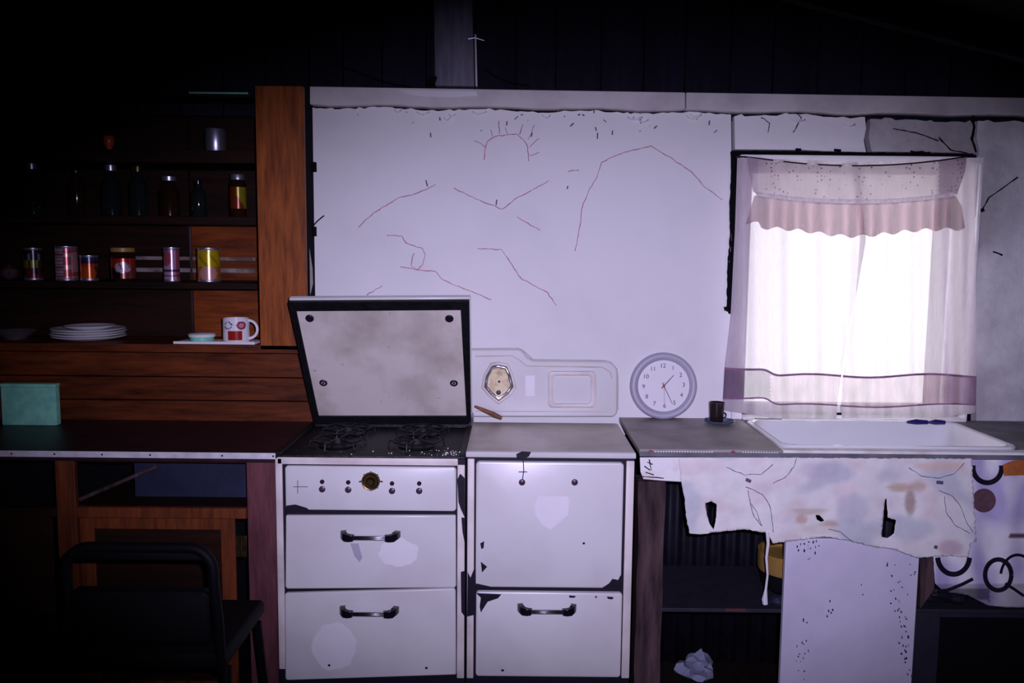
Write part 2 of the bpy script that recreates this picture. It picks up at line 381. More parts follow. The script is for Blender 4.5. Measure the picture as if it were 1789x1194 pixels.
# dark gable boards above
x = -3.15; rnd = random.Random(3)
edges_px = [541, 600, 668, 745, 830, 901, 971, 1050, 1124, 1196, 1275, 1350, 1428, 1505, 1582, 1660, 1740, 1820, 1900]
xs = [P(e, 100, .03).x for e in edges_px]
lx = xs[0]
while lx > -3.0: lx -= .15; xs.insert(0, lx)
for a, b in zip(xs, xs[1:]):
    G().box((a + .003, .02 + rnd.uniform(-.004, .004), ledge_z - .1), (b - .003, .038, 2.60 - SL * max(abs(a), abs(b)))).build('board', 'gable', WB)
# crayon drawing
crs = [([(846, 280), (847, 264), (852, 248), (866, 238), (884, 236), (904, 235), (916, 245), (922, 258), (924, 282)], 'sun outline drawn in red crayon'),
       ([(829, 246), (840, 250), (848, 258)], None), ([(860, 238), (857, 226)], None), ([(873, 235), (871, 212)], None), ([(886, 234), (882, 222)], None), ([(908, 235), (914, 218)], None),
       ([(922, 245), (934, 218)], None), ([(926, 258), (941, 242)], None), ([(926, 272), (942, 267)], None),
       ([(626, 398), (648, 376), (678, 356), (700, 345), (732, 337), (762, 322)], 'left mountain slope drawn in red crayon'),
       ([(792, 328), (815, 340), (850, 355), (878, 366), (900, 348), (930, 332), (958, 316)], 'zigzag ridge drawn in red crayon'), ([(903, 380), (922, 390), (944, 402)], None), ([(992, 300), (1012, 297)], None),
       ([(1005, 438), (1013, 400), (1017, 362), (1030, 330), (1044, 308), (1052, 283), (1090, 266), (1138, 256), (1178, 280), (1208, 300), (1230, 325), (1262, 350)], 'tall mountain outline drawn in red crayon'),
       ([(676, 411), (702, 413), (708, 424), (722, 430), (738, 433), (743, 446), (738, 462), (728, 472), (718, 466), (720, 450), (724, 443)], 'looped squiggle drawn in red crayon'),
       ([(700, 467), (722, 470), (745, 474), (762, 474), (772, 488), (796, 499), (828, 511), (858, 524)], None), ([(640, 516), (668, 500)], None),
       ([(834, 435), (876, 436), (892, 458), (908, 485), (930, 498), (956, 512), (972, 533)], 'falling slope drawn in red crayon')]
for pts, lb in crs:
    g_ = G(); stroke(g_, pts, 1.7, lambda x, y: 0, .0010, .9); o = g_.build('crayon_line', 'crayon', WB, smooth=False)
    if lb: o['label'] = lb
# scratches, flaking plaster and cracks
g_ = G(); rnd = random.Random(5)
for i in range(20):
    cx = rnd.uniform(600, 1270); cy = yt(cx) + abs(rnd.gauss(0, 14)) + 5; L = rnd.uniform(3, 9); a = rnd.uniform(-.9, .9)
    stroke(g_, [(cx, cy), (cx + L * math.sin(a), cy + L * math.cos(a) * rnd.choice((.3, 1)))], rnd.uniform(1, 2.6), lambda x, y: 0, .0012)
for x_, y_ in ((974, 190), (1038, 192), (1040, 222), (1044, 232), (1118, 205), (1070, 228), (1006, 184), (886, 212), (930, 232), (744, 315), (752, 232), (992, 325), (868, 349)):
    stroke(g_, [(x_, y_), (x_ + rnd.uniform(-3, 3), y_ + rnd.uniform(5, 11))], 2.2, lambda x, y: 0, .0012)
g_.build('scuff_mark', 'pencil', WB, smooth=False, kind='stuff', label='dark nicks in the wallboard below the ledge')
g_ = G(); rnd = random.Random(8)
for i in range(15):
    cx = rnd.choice((rnd.uniform(700, 870), rnd.uniform(1100, 1240), rnd.uniform(1280, 1500), rnd.uniform(560, 1240))); cy = yt(cx) + rnd.uniform(3, 14); W_ = rnd.uniform(9, 26)
    for k in range(6):
        pass
    pts = [P(cx + W_ * (k / 5 - .5), cy + 4 * math.sin(k / 5 * PI) - 2, -.004 - .010 * math.sin(k / 5 * PI) * rnd.uniform(.7, 1.2)) for k in range(6)]
    pts2 = [p + Vector((.002, -.0015, rnd.uniform(-.008, -.004))) for p in pts]
    b = g_.add(pts + pts2, [(k, k + 1, k + 7, k + 6) for k in range(5)])
g_.build('paint_flake', 'wall', WB, solid=.0008, kind='stuff', label='curling flakes of paint under the ledge')
g_ = G()
for pts, wd in (([(1778, 310), (1750, 330), (1728, 345), (1714, 370)], 2.6), ([(1714, 368), (1720, 366)], 7), ([(1560, 225), (1600, 232), (1640, 246)], 2), ([(1330, 205), (1345, 215), (1342, 232)], 1.8), ([(1386, 232), (1400, 205), (1392, 198)], 1.8), ([(1640, 240), (1660, 262), (1690, 268)], 3), ([(1735, 440), (1752, 446)], 4), ([(1700, 200), (1702, 222), (1698, 242), (1706, 266)], 5),
                ([(1277, 265), (1279, 300), (1276, 360), (1276, 420), (1272, 470), (1271, 545)], 4), ([(1277, 265), (1400, 266), (1515, 268), (1630, 270), (1705, 272)], 4), ([(1265, 540), (1273, 538)], 8), ([(1390, 262), (1400, 262)], 6), ([(1457, 262), (1470, 263)], 5), ([(1590, 266), (1625, 268)], 6)):
    stroke(g_, pts, wd, lambda x, y: -.004, .0015, .5)
g_.build('crack', 'dark', WB, smooth=False, kind='stuff', label='dark cracks around the window and across the plaster')
# ledge on top of the wall
T = thing('trim_1', None, None, P(1160, 170), kind='structure')
for x0, x1 in ((541, 1197), (1199, 2100)):
    n = 40; lo_ = []; hi = []
    for i in range(n + 1):
        xx = x0 + (x1 - x0) * i / n; lo_.append((xx, 181.5 + (xx - 541) * .0158 + 1.6 * math.sin(xx * .035) + random.uniform(-.7, .7))); hi.append((xx, 151 + (xx - 541) * .0158))
    G().prism(hi + lo_[::-1], -.035, .03).build('ledge_board', 'trim', T, bev=.002)
G().prism([(697, 157), (760, 158), (832, 160), (834, 167), (812, 168), (790, 170), (735, 168), (712, 164)], -.0365, -.034).build('paint_patch', 'pale', T, label='rubbed pale patch below the post')
G().prism([(757, -40), (824, -40), (829, 151), (760, 150)], -.03, .015).build('trim_2', 'post', bev=.003, kind='structure')
G().prism([(752, -40), (757, -40), (760, 148), (752, 148)], -.015, .015).build('trim_3', 'gable', kind='structure')
g_ = G(); g_.prism([(829, 60), (832, 60), (834, 151), (831, 151)], -.01, .012); g_.build('trim_4', 'trim', kind='structure')
# wires above the ledge
for pts, lb in (([(585, 112), (620, 124), (655, 138), (690, 148), (720, 152)], 'black wire sagging to the ledge left of the post'), ([(846, 120), (866, 134), (890, 144), (925, 150)], 'black wire sagging to the ledge right of the post')):
    G().tube([P(x_, y_, .0) for x_, y_ in pts], .003).build('loose_wire', 'dark', label=lb, cat='wire')
G().tube([P(x_, y_, -.033) for x_, y_ in [(818, 68), (830, 66), (846, 71)]], .0018, 6).build('nail', 'steel', label='bent nail sticking out of the grey post', cat='nail')
G().prism([(742, 140), (752, 132), (764, 134), (760, 146), (748, 151)], -.034, -.01).build('cable_clip', 'dark', label='dark clip at the foot of the grey post', cat='clip')

# window
WN = thing('window_1', None, None, ((wo[0] + wo[2]) / 2, .05, wo[1]), kind='structure')
fo = ext(1286, 272, 1704, 738, -.01)
g_ = G(); yf, yb = -.012, .10
g_.box((fo[0], yf, wo[3]), (fo[2], .034, fo[3])).box((fo[0], yf, fo[1]), (wo[0], .034, wo[3])).box((wo[2], yf, fo[1]), (fo[2], .034, wo[3])).box((wo[0], yf - .015, fo[1]), (wo[2], .034, wo[1]))
g_.build('window_frame', 'winframe', WN, bev=.002)
g_ = G(); s_ = .03
g_.box((wo[0], .08, wo[1]), (wo[0] + s_, .11, wo[3])).box((wo[2] - s_, .08, wo[1]), (wo[2], .11, wo[3])).box((wo[0], .08, wo[1]), (wo[2], .11, wo[1] + s_)).box((wo[0], .08, wo[3] - s_), (wo[2], .11, wo[3]))
g_.build('sash', 'winframe', WN)
G().box((wo[0] + .02, .092, wo[1] + .02), (wo[2] - .02, .096, wo[3] - .02)).build('pane', 'glass', WN)

# ================================================================== CURTAINS
YC = -.055
def foldY(x, y):
    return YC + .010 * math.sin(x * .105 + .6 * math.sin(y * .004)) + .006 * math.sin(x * .21 + 1.3) + .004 * nz(x * .02, y * .004)
band_t = lambda x: 657 + (0 if x < 1345 else 0) - 14 / (1 + math.exp((x - 1346) / 5)) + 3 * math.sin(x * .03)
band_b = lambda x: 709 - 15 / (1 + math.exp((x - 1346) / 5)) + 3 * math.sin(x * .025 + 1)
def bcol(x, y):  # band colour; both ends darkened as if not backlit
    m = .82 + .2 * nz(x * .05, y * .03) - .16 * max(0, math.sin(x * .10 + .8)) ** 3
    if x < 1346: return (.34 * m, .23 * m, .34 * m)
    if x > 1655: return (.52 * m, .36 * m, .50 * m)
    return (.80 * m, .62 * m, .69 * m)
def ccol(x, y):  # weaker backlight at the sides and fold shading are put into the colour
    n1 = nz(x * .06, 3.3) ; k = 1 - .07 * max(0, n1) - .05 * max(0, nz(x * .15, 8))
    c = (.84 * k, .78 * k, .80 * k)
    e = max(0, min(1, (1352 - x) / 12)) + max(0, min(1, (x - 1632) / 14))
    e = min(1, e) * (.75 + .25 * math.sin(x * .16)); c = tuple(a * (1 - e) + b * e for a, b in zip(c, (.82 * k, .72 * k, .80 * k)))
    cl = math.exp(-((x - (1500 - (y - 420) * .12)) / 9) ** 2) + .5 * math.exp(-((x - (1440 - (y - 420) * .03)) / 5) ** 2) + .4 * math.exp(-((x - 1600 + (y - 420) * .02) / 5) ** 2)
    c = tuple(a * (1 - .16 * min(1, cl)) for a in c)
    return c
def hseg(f, x0, x1, st=6):
    n = max(1, int(abs(x1 - x0) / st)); return [(x0 + (x1 - x0) * i / n, f(x0 + (x1 - x0) * i / n)) for i in range(n + 1)]
def bott(x): return 717 + (x - 1263) * .16 if x < 1360 else 732 - .6 * math.sin(x * .03)
def bott2(x): return 731 - max(0, x - 1640) * .14
for nm, L, R, bt, lb, dy in (('curtain', [(1288, 276), (1284, 400), (1276, 560), (1266, 643)], [(1500, 283), (1513, 420), (1495, 520), (1478, 600), (1470, 657)], bott, 'sheer pinkish white curtain with a hem band, left half of the window', -.006),
                             ('curtain', [(1488, 283), (1502, 420), (1495, 520), (1482, 600), (1472, 657)], [(1702, 278), (1704, 420), (1705, 560), (1706, 657)], bott2, 'sheer pinkish white curtain with a hem band, right half of the window', .008)):
    xl_, xr_c = L[-1][0], R[-1][0]
    CT = thing(nm, lb, 'curtain', P((xl_ + xr_c) / 2, 730, YC), 'curtain halves at the window')
    yf_ = (lambda d: lambda x, y: foldY(x, y) + d)(dy)
    xb0, xb1 = xl_ - 3, xr_c - 7 if xr_c < 1500 else xr_c - 1
    top_ = hseg(band_t, xl_, xr_c); bot_ = hseg(band_b, xb0, xb1); end_ = hseg(bt, xb0 + 2, xb1 - 2)
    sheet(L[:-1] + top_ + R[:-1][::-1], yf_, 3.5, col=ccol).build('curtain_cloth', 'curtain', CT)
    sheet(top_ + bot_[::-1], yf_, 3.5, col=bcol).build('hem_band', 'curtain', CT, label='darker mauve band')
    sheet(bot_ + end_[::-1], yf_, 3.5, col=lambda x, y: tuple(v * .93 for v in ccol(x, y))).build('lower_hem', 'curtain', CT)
    for ln, w__ in ((top_, 3.6), (bot_, 2.6)):
        g_ = G(); stroke(g_, ln, w__, yf_, .002); g_.build('seam', 'seam', CT, smooth=False)
VA = thing('valance', 'dotted mauve valance with a gathered ruffle across the top of the window', 'curtain', P(1495, 400, -.08))
def vtop(x): u = (x - 1497) / 195; return 291 - 17 * u * u
def vcol(x, y):  # ends toned down in the colour, as if the bunched cloth lacks backlight
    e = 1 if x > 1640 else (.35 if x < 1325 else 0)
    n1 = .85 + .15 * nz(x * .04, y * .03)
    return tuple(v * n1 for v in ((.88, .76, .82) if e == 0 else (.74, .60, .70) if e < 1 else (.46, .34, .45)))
vy = lambda x, y: -.082 + .004 * math.sin(x * .08) + .004 * nz(x * .03, y * .03)
vo = [(x_, vtop(x_)) for x_ in range(1305, 1692, 12)] + [(1686, 300), (1672, 340)] + [(x_, vtop(x_) + 60 + 0 * x_) for x_ in range(1668, 1318, -12)] + [(1316, 335), (1308, 300)]
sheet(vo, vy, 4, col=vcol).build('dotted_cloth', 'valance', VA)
hd = lambda x: vtop(x) + 62
sheet([(x_, hd(x_) - 4) for x_ in range(1318, 1676, 12)] + [(x_, hd(x_) + 5) for x_ in range(1672, 1314, -12)], lambda x, y: -.092 - .003 * math.sin(x * .4), 3, col=lambda x, y: (.80, .72, .80)).build('header_band', 'curtain', VA, label='pale gathered band')
def ruf(x, y):
    k = min(1, max(0, (y - hd(x)) / 50)); return -.090 + (.004 + .011 * k) * math.sin(x * .24 + 1.2 * math.sin(x * .05)) - .008 * k
rbot = lambda x: 399 + 14 * math.exp(-((x - 1490) / 90) ** 2) - (8 if x < 1330 else 0) + 3 * math.sin(x * .17) + (x - 1490) * .008
ro = [(x_, hd(x_) + 3) for x_ in range(1318, 1676, 8)] + [(1680, 360), (1686, 398)] + [(x_, rbot(x_)) for x_ in range(1680, 1305, -5)] + [(1303, 392), (1312, 362)]
def rcol(x, y):  # crease shade and the dimmer, less backlit ends are painted in
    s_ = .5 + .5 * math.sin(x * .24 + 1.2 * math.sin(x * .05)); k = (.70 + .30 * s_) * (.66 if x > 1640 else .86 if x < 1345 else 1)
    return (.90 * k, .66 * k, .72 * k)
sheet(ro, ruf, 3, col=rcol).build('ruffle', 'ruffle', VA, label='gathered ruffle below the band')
G().tube([P(x_, vtop(x_) - 1 if 1310 < x_ < 1688 else 274, -.062) for x_ in [1286, 1300, 1330, 1370, 1410, 1450, 1500, 1550, 1600, 1640, 1670, 1690, 1706]], .0028, 6).build('curtain_wire', 'chip', label='thin sagging wire holding the curtains over the window', cat='wire')

# ================================================================== LEFT CUPBOARD
YF = -.13; YBK = .15
SU = thing('wall_cupboard', 'open brown wooden wall cupboard of shelves at the left', 'cupboard', P(230, 612, 0))
xL = -2.35
stx = ext(450, 150, 533, 612, YF)
G().box((stx[0], YF, stx[1]), (stx[2], YF + .022, stx[3])).build('face_board', 'woodw', SU, bev=.002)
G().box((stx[2] - .02, YF + .023, stx[1]), (stx[2], .035, stx[3])).build('side_panel', 'dark', SU)
G().box((stx[0] - .005, YF + .024, stx[1] + .02), (stx[0] + .012, YBK, stx[3])).build('inner_side', 'woodd', SU)
SH = {}
for nm, y0, y1, col_ in (('a', 160, 168, 'woodd'), ('b', 262, 284, 'woodd'), ('c', 378, 392, 'woodd'), ('d', 494, 505, 'woodd'), ('e', 602, 616, 'woodh')):
    z1 = P(300, y0, YF).z; z0 = P(300, y1, YF).z; SH[nm] = z1
    o = G().box((xL, YF, z0), (stx[0] - .006 if nm != 'e' else stx[2] - .021, YBK, z1)).build('shelf', col_, SU, bev=.0015)
bx = P(335, 450, YBK).x
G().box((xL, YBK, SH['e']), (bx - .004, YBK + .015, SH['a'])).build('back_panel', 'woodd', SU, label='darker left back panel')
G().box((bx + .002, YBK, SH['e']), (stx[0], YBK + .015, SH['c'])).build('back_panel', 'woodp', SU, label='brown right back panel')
G().box((bx + .002, YBK, SH['c'] + .002), (stx[0], YBK + .015, SH['a'])).build('back_panel', 'woodd', SU, label='upper back panel, darkened for flash falloff and soot')  # darker wood stands in for weak flash and soot up here
G().box((bx - .005, YBK - .006, SH['e']), (bx + .003, YBK + .001, SH['c'])).build('batten', 'woodg', SU)
for y0, y1 in ((449, 455), (469, 476)):
    bpx(236, y0, 446, y1, YBK - .003, YBK).build('painted_stripe', 'stripe', SU, label='faded whitish stripe on the back panel')
bpx(330, 161, 433, 164, YF - .004, YF).build('shelf_edging', 'teal', SU, label='faded green edging on the top shelf')
# strip between cupboard and wall
for y0 in (283, 396):
    bpx(541, y0, 551, y0 + 17, -.02, .0).build('hinge', 'dark', SU, label='old hinge plate at the cupboard edge')
G().tube([P(546, 396, -.022), P(555, 386, -.035), P(566, 377, -.05)], .0022, 6).build('hook_wire', 'dark', SU)
G().prism([(536, 410), (540, 430), (546, 470), (547, 495), (541, 520), (535, 495), (528, 470), (526, 455), (531, 435)], -.075, -.0735).build('torn_paper', 'counter', label='torn grey strip hanging between cupboard and wall', cat='paper')
# boarded splashback under the cupboard
BS = WB
ys = [617, 660, 701, 742]
xr = P(546, 680, .0).x
for a, b in zip(ys, ys[1:]):
    zz1 = P(440, a, .0).z; zz0 = P(440, b, .0).z
    G().box((xL, .0, zz0 + .002), (xr, .02, zz1 - .002)).build('board', 'woodh', BS, bev=.002, label='horizontal brown board behind the left worktop')
G().box((xL, .021, P(440, 742).z), (xr, .17, P(440, 617).z)).build('backing', 'dark', BS)
for x0, x1 in ((215, 296), (352, 378), (396, 486)):
    a = P(x0, 738.5, -.004); b = P(x1, 738.5, -.004)
    G().tube([(a.x, -.004, a.z), (b.x, -.004, b.z)], .0045, 8).build('red_beading', 'redbead', BS, label='broken length of red beading')

# worktop left
WZ = PZ(300, 791, 0).z if False else P(300, 791, -.49).z
WT = thing('left_worktop', 'dark red-brown worktop with a nailed metal edge beside the range', 'worktop', (-1.3, -.25, WZ - .03))
xwr = P(483, 795, -.49).x - .003
G().box((xL, -.485, WZ - .03), (xwr, -.006, WZ)).build('top', 'worktop', WT, bev=.002)
zz = P(300, 801, -.49).z
o = G().box((xL, -.492, zz), (xwr, -.486, WZ + .001)).build('metal_edging', 'alu', WT, bev=.001)
for px_ in (20, 95, 178, 262, 388, 477):
    p = P(px_, 797, -.493); G().lathe([(.0, -.0005), (.003, 0), (.0022, .0012), (0, .0018)], (p.x, -.492, p.z), 10, 'y').build('nail_head', 'chip', o) if False else G().lathe([(.003, -.0005), (.003, .0006), (.0015, .0016)], (p.x, -.492, WZ - .008), 10, 'y').build('nail_head', 'chip', o)

# base cabinet
YB_ = -.46
BC = thing('base_cabinet', 'dark brown wooden base cabinet with an empty drawer opening', 'cabinet', (-1.3, -.25, 0))
topz = WZ - .032
def cab(x0, y0, x1, y1, m, nm, yf=YB_, yb=YB_ + .02, **k):
    a = ext(x0, y0, x1, y1, yf); z1 = min(a[3], topz); return G().box((a[0], yf, a[1]), (a[2], yb, z1)).build(nm, m, BC, bev=.0015, **k)
z_floor = 0.06
a = ext(97, 803, 131, 900, YB_); G().box((a[0], YB_, z_floor), (a[2], YB_ + .02, topz)).build('stile', 'woodl', BC, bev=.002)
a = ext(431, 803, 481, 900, YB_); G().box((a[0], YB_, z_floor), (a[2], YB_ + .02, topz)).build('stile', 'woodr', BC, bev=.002)
cab(132, 888, 430, 906, 'woodl', 'rail'); cab(132, 802, 430, 809, 'woodd', 'rail')
G().box((xL, YB_, P(50, 903, YB_).z), (ext(97, 803, 131, 900, YB_)[0] - .001, YB_ + .02, P(50, 888, YB_).z)).build('rail', 'woodd', BC)
xr_ = ext(431, 803, 481, 900, YB_)[2]
G().box((xL, -.02, z_floor), (xr_, -.008, topz)).build('back', 'dark', BC)
G().box((xL, YB_ + .021, z_floor), (xr_, -.021, z_floor + .015)).build('bottom', 'dark', BC)
G().box((xr_ - .015, YB_ + .021, z_floor + .016), (xr_, -.021, topz)).build('side_panel', 'woodd', BC)
G().box((xL, YB_ + .05, 0), (xr_, YB_ + .07, z_floor - .001)).build('plinth', 'dark', BC)
# right door
ax = ext(190, 906, 410, 1190, YB_ - .006); zt = P(300, 906, YB_ - .006).z; zb = .10
D = G(); x0, x1 = P(140, 915, YB_ - .006).x, P(411, 915, YB_ - .006).x; sw = .044; yf = YB_ - .010; yb = YB_ - .001
D.box((x0, yf, zb), (x0 + sw, yb, zt)).box((x1 - sw, yf, zb), (x1, yb, zt)).box((x0 + sw, yf, zt - .034), (x1 - sw, yb, zt)).box((x0 + sw, yf, zb), (x1 - sw, yb, zb + .05))
dr = D.build('cupboard_door', 'woodl', BC, bev=.0015)
G().box((x0 + sw - .003, yf + .005, zb + .04), (x1 - sw + .003, yb, zt - .03)).build('door_panel', 'woodd', dr, label='dark recessed panel')
hg = bpx(412, 937, 431, 974, YB_ - .004, YB_).build('hinge', 'brass', BC, bev=.001)
p = P(422, 955, YB_ - .005); G().tube([(p.x, p.y - .002, p.z - .03), (p.x, p.y - .002, p.z + .03)], .004, 8).build('hinge_pin', 'brass', hg)
bpx(450.5, 905, 453.5, 936, YB_ - .003, YB_).build('worn_edge', 'woodr', BC, label='bright splinter of bare wood')
# left door
x0, x1 = P(-260, 915, yf).x, P(90, 915, yf).x
D = G(); D.box((x0, yf, zb), (x0 + sw, yb, zt)).box((x1 - sw * .6, yf, zb), (x1, yb, zt)).box((x0 + sw, yf, zt - .03), (x1 - sw * .6, yb, zt)).box((x0 + sw, yf, zb), (x1 - sw * .6, yb, zb + .05))
dl = D.build('cupboard_door', 'woodd', BC, bev=.0015); G().box((x0 + sw - .003, yf + .005, zb + .04), (x1 - sw * .6 + .003, yb, zt - .028)).build('door_panel', 'woodd', dl)
# contents of the drawer opening
ys_ = P(300, 888, YB_).z
G().box((x1 + .05, YB_ + .021, ys_ - .012), (xr_ - .016, -.021, ys_ - .001)).build('drawer_runner_board', 'woodd', BC)
pa = ext(236, 812, 440, 886, -.34); G().box((pa[0], -.34, ys_), (pa[2], -.335, topz - .01)).build('metal_sheet', 'greysheet', label='blue-grey sheet standing inside the drawer opening', cat='sheet')
pa, pb = P(140, 884, -.40), P(275, 815, -.37); pa.z = ys_ + .006
G().tube([pa, pb], .0065, 8).build('wooden_stick', 'woodg', label='dark stick lying slantwise in the drawer opening', cat='stick')
a = ext(2, 671, 98, 741, -.12)
TB = thing('flat_tin', 'flat square teal tin standing on the left worktop', 'box', ((a[0] + a[2]) / 2, -.108, WZ))
G().rr(a[0], WZ + .0005, a[2], a[3] - .012, -.12, -.095, .004, .002).build('body', 'teal', TB)
G().rr(a[0] - .001, a[3] - .012, a[2] + .001, a[3], -.122, -.093, .003, .002).build('lid', 'teal', TB)

# ================================================================== SHELF GOODS
CY = -.04
def canthing(name, label, cat, px, w, y_top, sh, build, group=None, Y=CY):
    p = P(px, y_top, Y); z0 = SH[sh] + .0006; r = w / 2 * (Y + 3.0) / F
    t = thing(name, label, cat, (p.x, Y, z0), group); build(t, (p.x, Y, z0), r, p.z - z0); return t
def can_builder(colf, lidm='tin'):
    def b(t, c, r, h):
        G().lathe([(r * .96, 0), (r, .002), (r, .004), (r * .975, .006), (r * .975, h - .006), (r, h - .004), (r, h - .001), (r * .95, h - .001), (r * .93, h - .004), (0, h - .004)], c, 40).build('tin_body', lidm, t)
        n = 26; prof = [(r * .985, .008 + (h - .016) * i / n) for i in range(n + 1)]
        g_ = G(); ls = []; cols = []
        m = 48
        for rr_, hh in prof:
            l = []
            for j in range(m):
                an = 2 * PI * j / m; l.append((c[0] + rr_ * math.cos(an), c[1] + rr_ * math.sin(an), c[2] + hh)); u = ((an - 1.5 * PI + PI) % (2 * PI) - PI) / (PI / 2)
                cols.append(colf(u, hh / h))
            ls.append(l)
        g_.loops(ls, False, False, col=cols); g_.build('label', 'print', t)
    return b
def q(*a): return S(*a)
def c_green(u, v):
    if v > .82: return q(40, 40, 46)
    if .38 < v < .62: return q(150, 150, 40) if abs(u) < .75 and int((u + 2) * 9) % 3 else q(60, 70, 30)
    if v > .62: return q(150, 150, 160) if int((u + 2) * 6) % 4 == 0 else q(26, 26, 34)
    return q(110, 36, 40) if v < .2 or int(u * 5) % 3 == 0 else q(26, 22, 30)
def c_striped(u, v):
    if u < .15: return q(205, 180, 190) if int(v * 22) % 2 else q(150, 70, 90)
    if v > .85 or v < .1: return q(190, 90, 100)
    return q(205, 150, 150) if (u > .55 and .25 < v < .8) or int(v * 9) % 3 == 0 else q(165, 82, 74)
def c_orange(u, v):
    if v > .78: return q(50, 50, 90)
    if .55 < v < .66: return q(180, 60, 30)
    if v > .66: return q(60, 34, 40)
    return q(196, 88, 30) if (u * u + (v - .3) ** 2 * 4) < .6 else q(90, 40, 26)
def c_red(u, v):
    if v > .78: return q(18, 14, 20)
    d = (u - .25) ** 2 * 1.4 + (v - .42) ** 2 * 6
    if d < .25: return q(210, 186, 196) if int((u * 9 + v * 7)) % 4 else q(120, 90, 120)
    return q(170, 50, 26) if v > .45 else (q(24, 16, 26) if u < .1 else q(120, 60, 50))
def c_pink(u, v):
    if v > .9: return q(50, 50, 80)
    if v < .45 and int(v * 20) % 3 == 0: return q(60, 40, 70)
    d = (u + .3) ** 2 + (v - .68) ** 2 * 5
    return q(170, 90, 100) if d < .3 or u > .5 else q(196, 160, 190)
def c_yellow(u, v):
    if v > .9: return q(180, 160, 90)
    if .46 < v: return q(206, 178, 24) if int((u + 2) * 7 + v * 12) % 5 else q(150, 130, 20)
    d = (u - .15) ** 2 * 1.3 + (v - .25) ** 2 * 7
    return q(214, 160, 150) if d < .35 else q(196, 110, 40)
GC = 'food cans on the lit middle shelf'
canthing('food_can', 'slim dark can with a yellow-green band, leftmost on the middle shelf', 'can', 57, 31, 433, 'd', can_builder(c_green), GC)
canthing('food_can', 'tall can with a striped pink and white label', 'can', 115, 37, 430, 'd', can_builder(c_striped), GC)
canthing('food_can', 'short orange can just right of the striped one', 'can', 155, 30, 446, 'd', can_builder(c_orange), GC)
canthing('food_can', 'narrow pink and white can between the yellow-lidded jar and yellow can', 'can', 299, 27, 432, 'd', can_builder(c_pink), GC)
canthing('food_can', 'bright yellow can, rightmost on the middle shelf', 'can', 364, 39, 433, 'd', can_builder(c_yellow), GC)
def jar_yl(t, c, r, h):
    can_jar = [(r * .9, 0), (r, .006), (r, h * .72), (r * .9, h * .8), (r * .88, h * .86), (0, h * .86)]
    G().lathe(can_jar, c, 40).build('glass_body', 'amber', t)
    g_ = G(); m = 48; ls = []; cols = []
    for i in range(21):
        hh = h * (.08 + .6 * i / 20); l = []
        for j in range(m):
            an = 2 * PI * j / m; l.append((c[0] + r * 1.01 * math.cos(an), c[1] + r * 1.01 * math.sin(an), c[2] + hh)); u = ((an - 1.5 * PI + PI) % (2 * PI) - PI) / (PI / 2); cols.append(c_red(u, i / 20 * .76))
        ls.append(l)
    g_.loops(ls, False, False, col=cols); g_.build('label', 'print', t)
    G().lathe([(r * .95, h * .87), (r * .97, h * .88), (r * .97, h * .985), (r * .93, h), (0, h)], c, 40).build('lid', 'yellow', t)
canthing('jar', 'dark round jar with a yellow lid and red label', 'jar', 214, 41, 433, 'd', jar_yl)
def onion(t, c, r, h):
    G().lathe([(0.001, 0), (r * .5, .002), (r * .9, h * .25), (r, h * .45), (r * .85, h * .68), (r * .4, h * .85), (r * .12, h * .95), (.0015, h)], c, 24).build('bulb', 'woodg', t)
canthing('onion', 'dim round onion at the left end of the middle shelf', 'onion', 16, 32, 462, 'd', onion)
def bottle(mat, capm, neck=.35, nh=.72):
    def b(t, c, r, h):
        G().lathe([(r * .9, 0), (r, .004), (r, h * (nh - .12)), (r * .85, h * (nh - .04)), (r * neck * 1.1, h * nh + .006), (r * neck, h * .86), (r * neck, h * .9), (0, h * .9)], c, 32).build('glass_body', mat, t)
        G().lathe([(r * neck * 1.12, h * .88), (r * neck * 1.15, h * .9), (r * neck * 1.15, h * .985), (r * neck, h), (0, h)], c, 24).build('cap', capm, t)
    return b
def jarb(mat, capm):
    def b(t, c, r, h):
        G().lathe([(r * .9, 0), (r, .004), (r, h * .78), (r * .8, h * .86), (0, h * .87)], c, 32).build('glass_body', mat, t)
        G().lathe([(r * .82, h * .87), (r * .84, h * .875), (r * .84, h * .985), (r * .8, h), (0, h)], c, 32).build('lid', capm, t)
    return b
GB = 'dark bottles on the upper shelf'
for px_, w_, yt_, lb, bd in ((55, 34, 285, 'dark bottle with a bright cap, leftmost on the upper shelf', bottle('bottle', 'tin', .45)), (132, 26, 291, 'thin dark bottle, second from the left on the upper shelf', bottle('amber', 'gloss_black', .4)),
                          (193, 32, 288, 'tall dark bottle with a double-ringed cap, third on the upper shelf', bottle('bottle', 'tin', .5)), (240, 30, 290, 'dark bottle with a yellowish cap, fourth on the upper shelf', bottle('bottle', 'brass', .5)),
                          (295, 34, 308, 'short dark bottle with a wide pale cap', bottle('amber', 'tin', .6)), (346, 26, 314, 'small dark bottle with a strong white glint, left of the labelled jar', bottle('bottle', 'gloss_black', .4))):
    canthing('bottle', lb, 'bottle', px_, w_, yt_, 'c', bd, GB, -.06)
def jar_lab(t, c, r, h):
    jarb('amber', 'tin')(t, c, r, h)
    g_ = G(); m = 40; ls = []; cols = []
    for i in range(15):
        hh = h * (.2 + .5 * i / 14); l = []
        for j in range(m):
            an = 2 * PI * j / m; l.append((c[0] + r * 1.01 * math.cos(an), c[1] + r * 1.01 * math.sin(an), c[2] + hh)); u = ((an - 1.5 * PI + PI) % (2 * PI) - PI) / (PI / 2)
            cols.append(S(150, 140, 30) if u > 0 and (i / 14) > .7 - u * .9 else S(120, 50, 20) if u > -.7 else S(30, 24, 20))
        ls.append(l)
    g_.loops(ls, False, False, col=cols); g_.build('label', 'print', t)
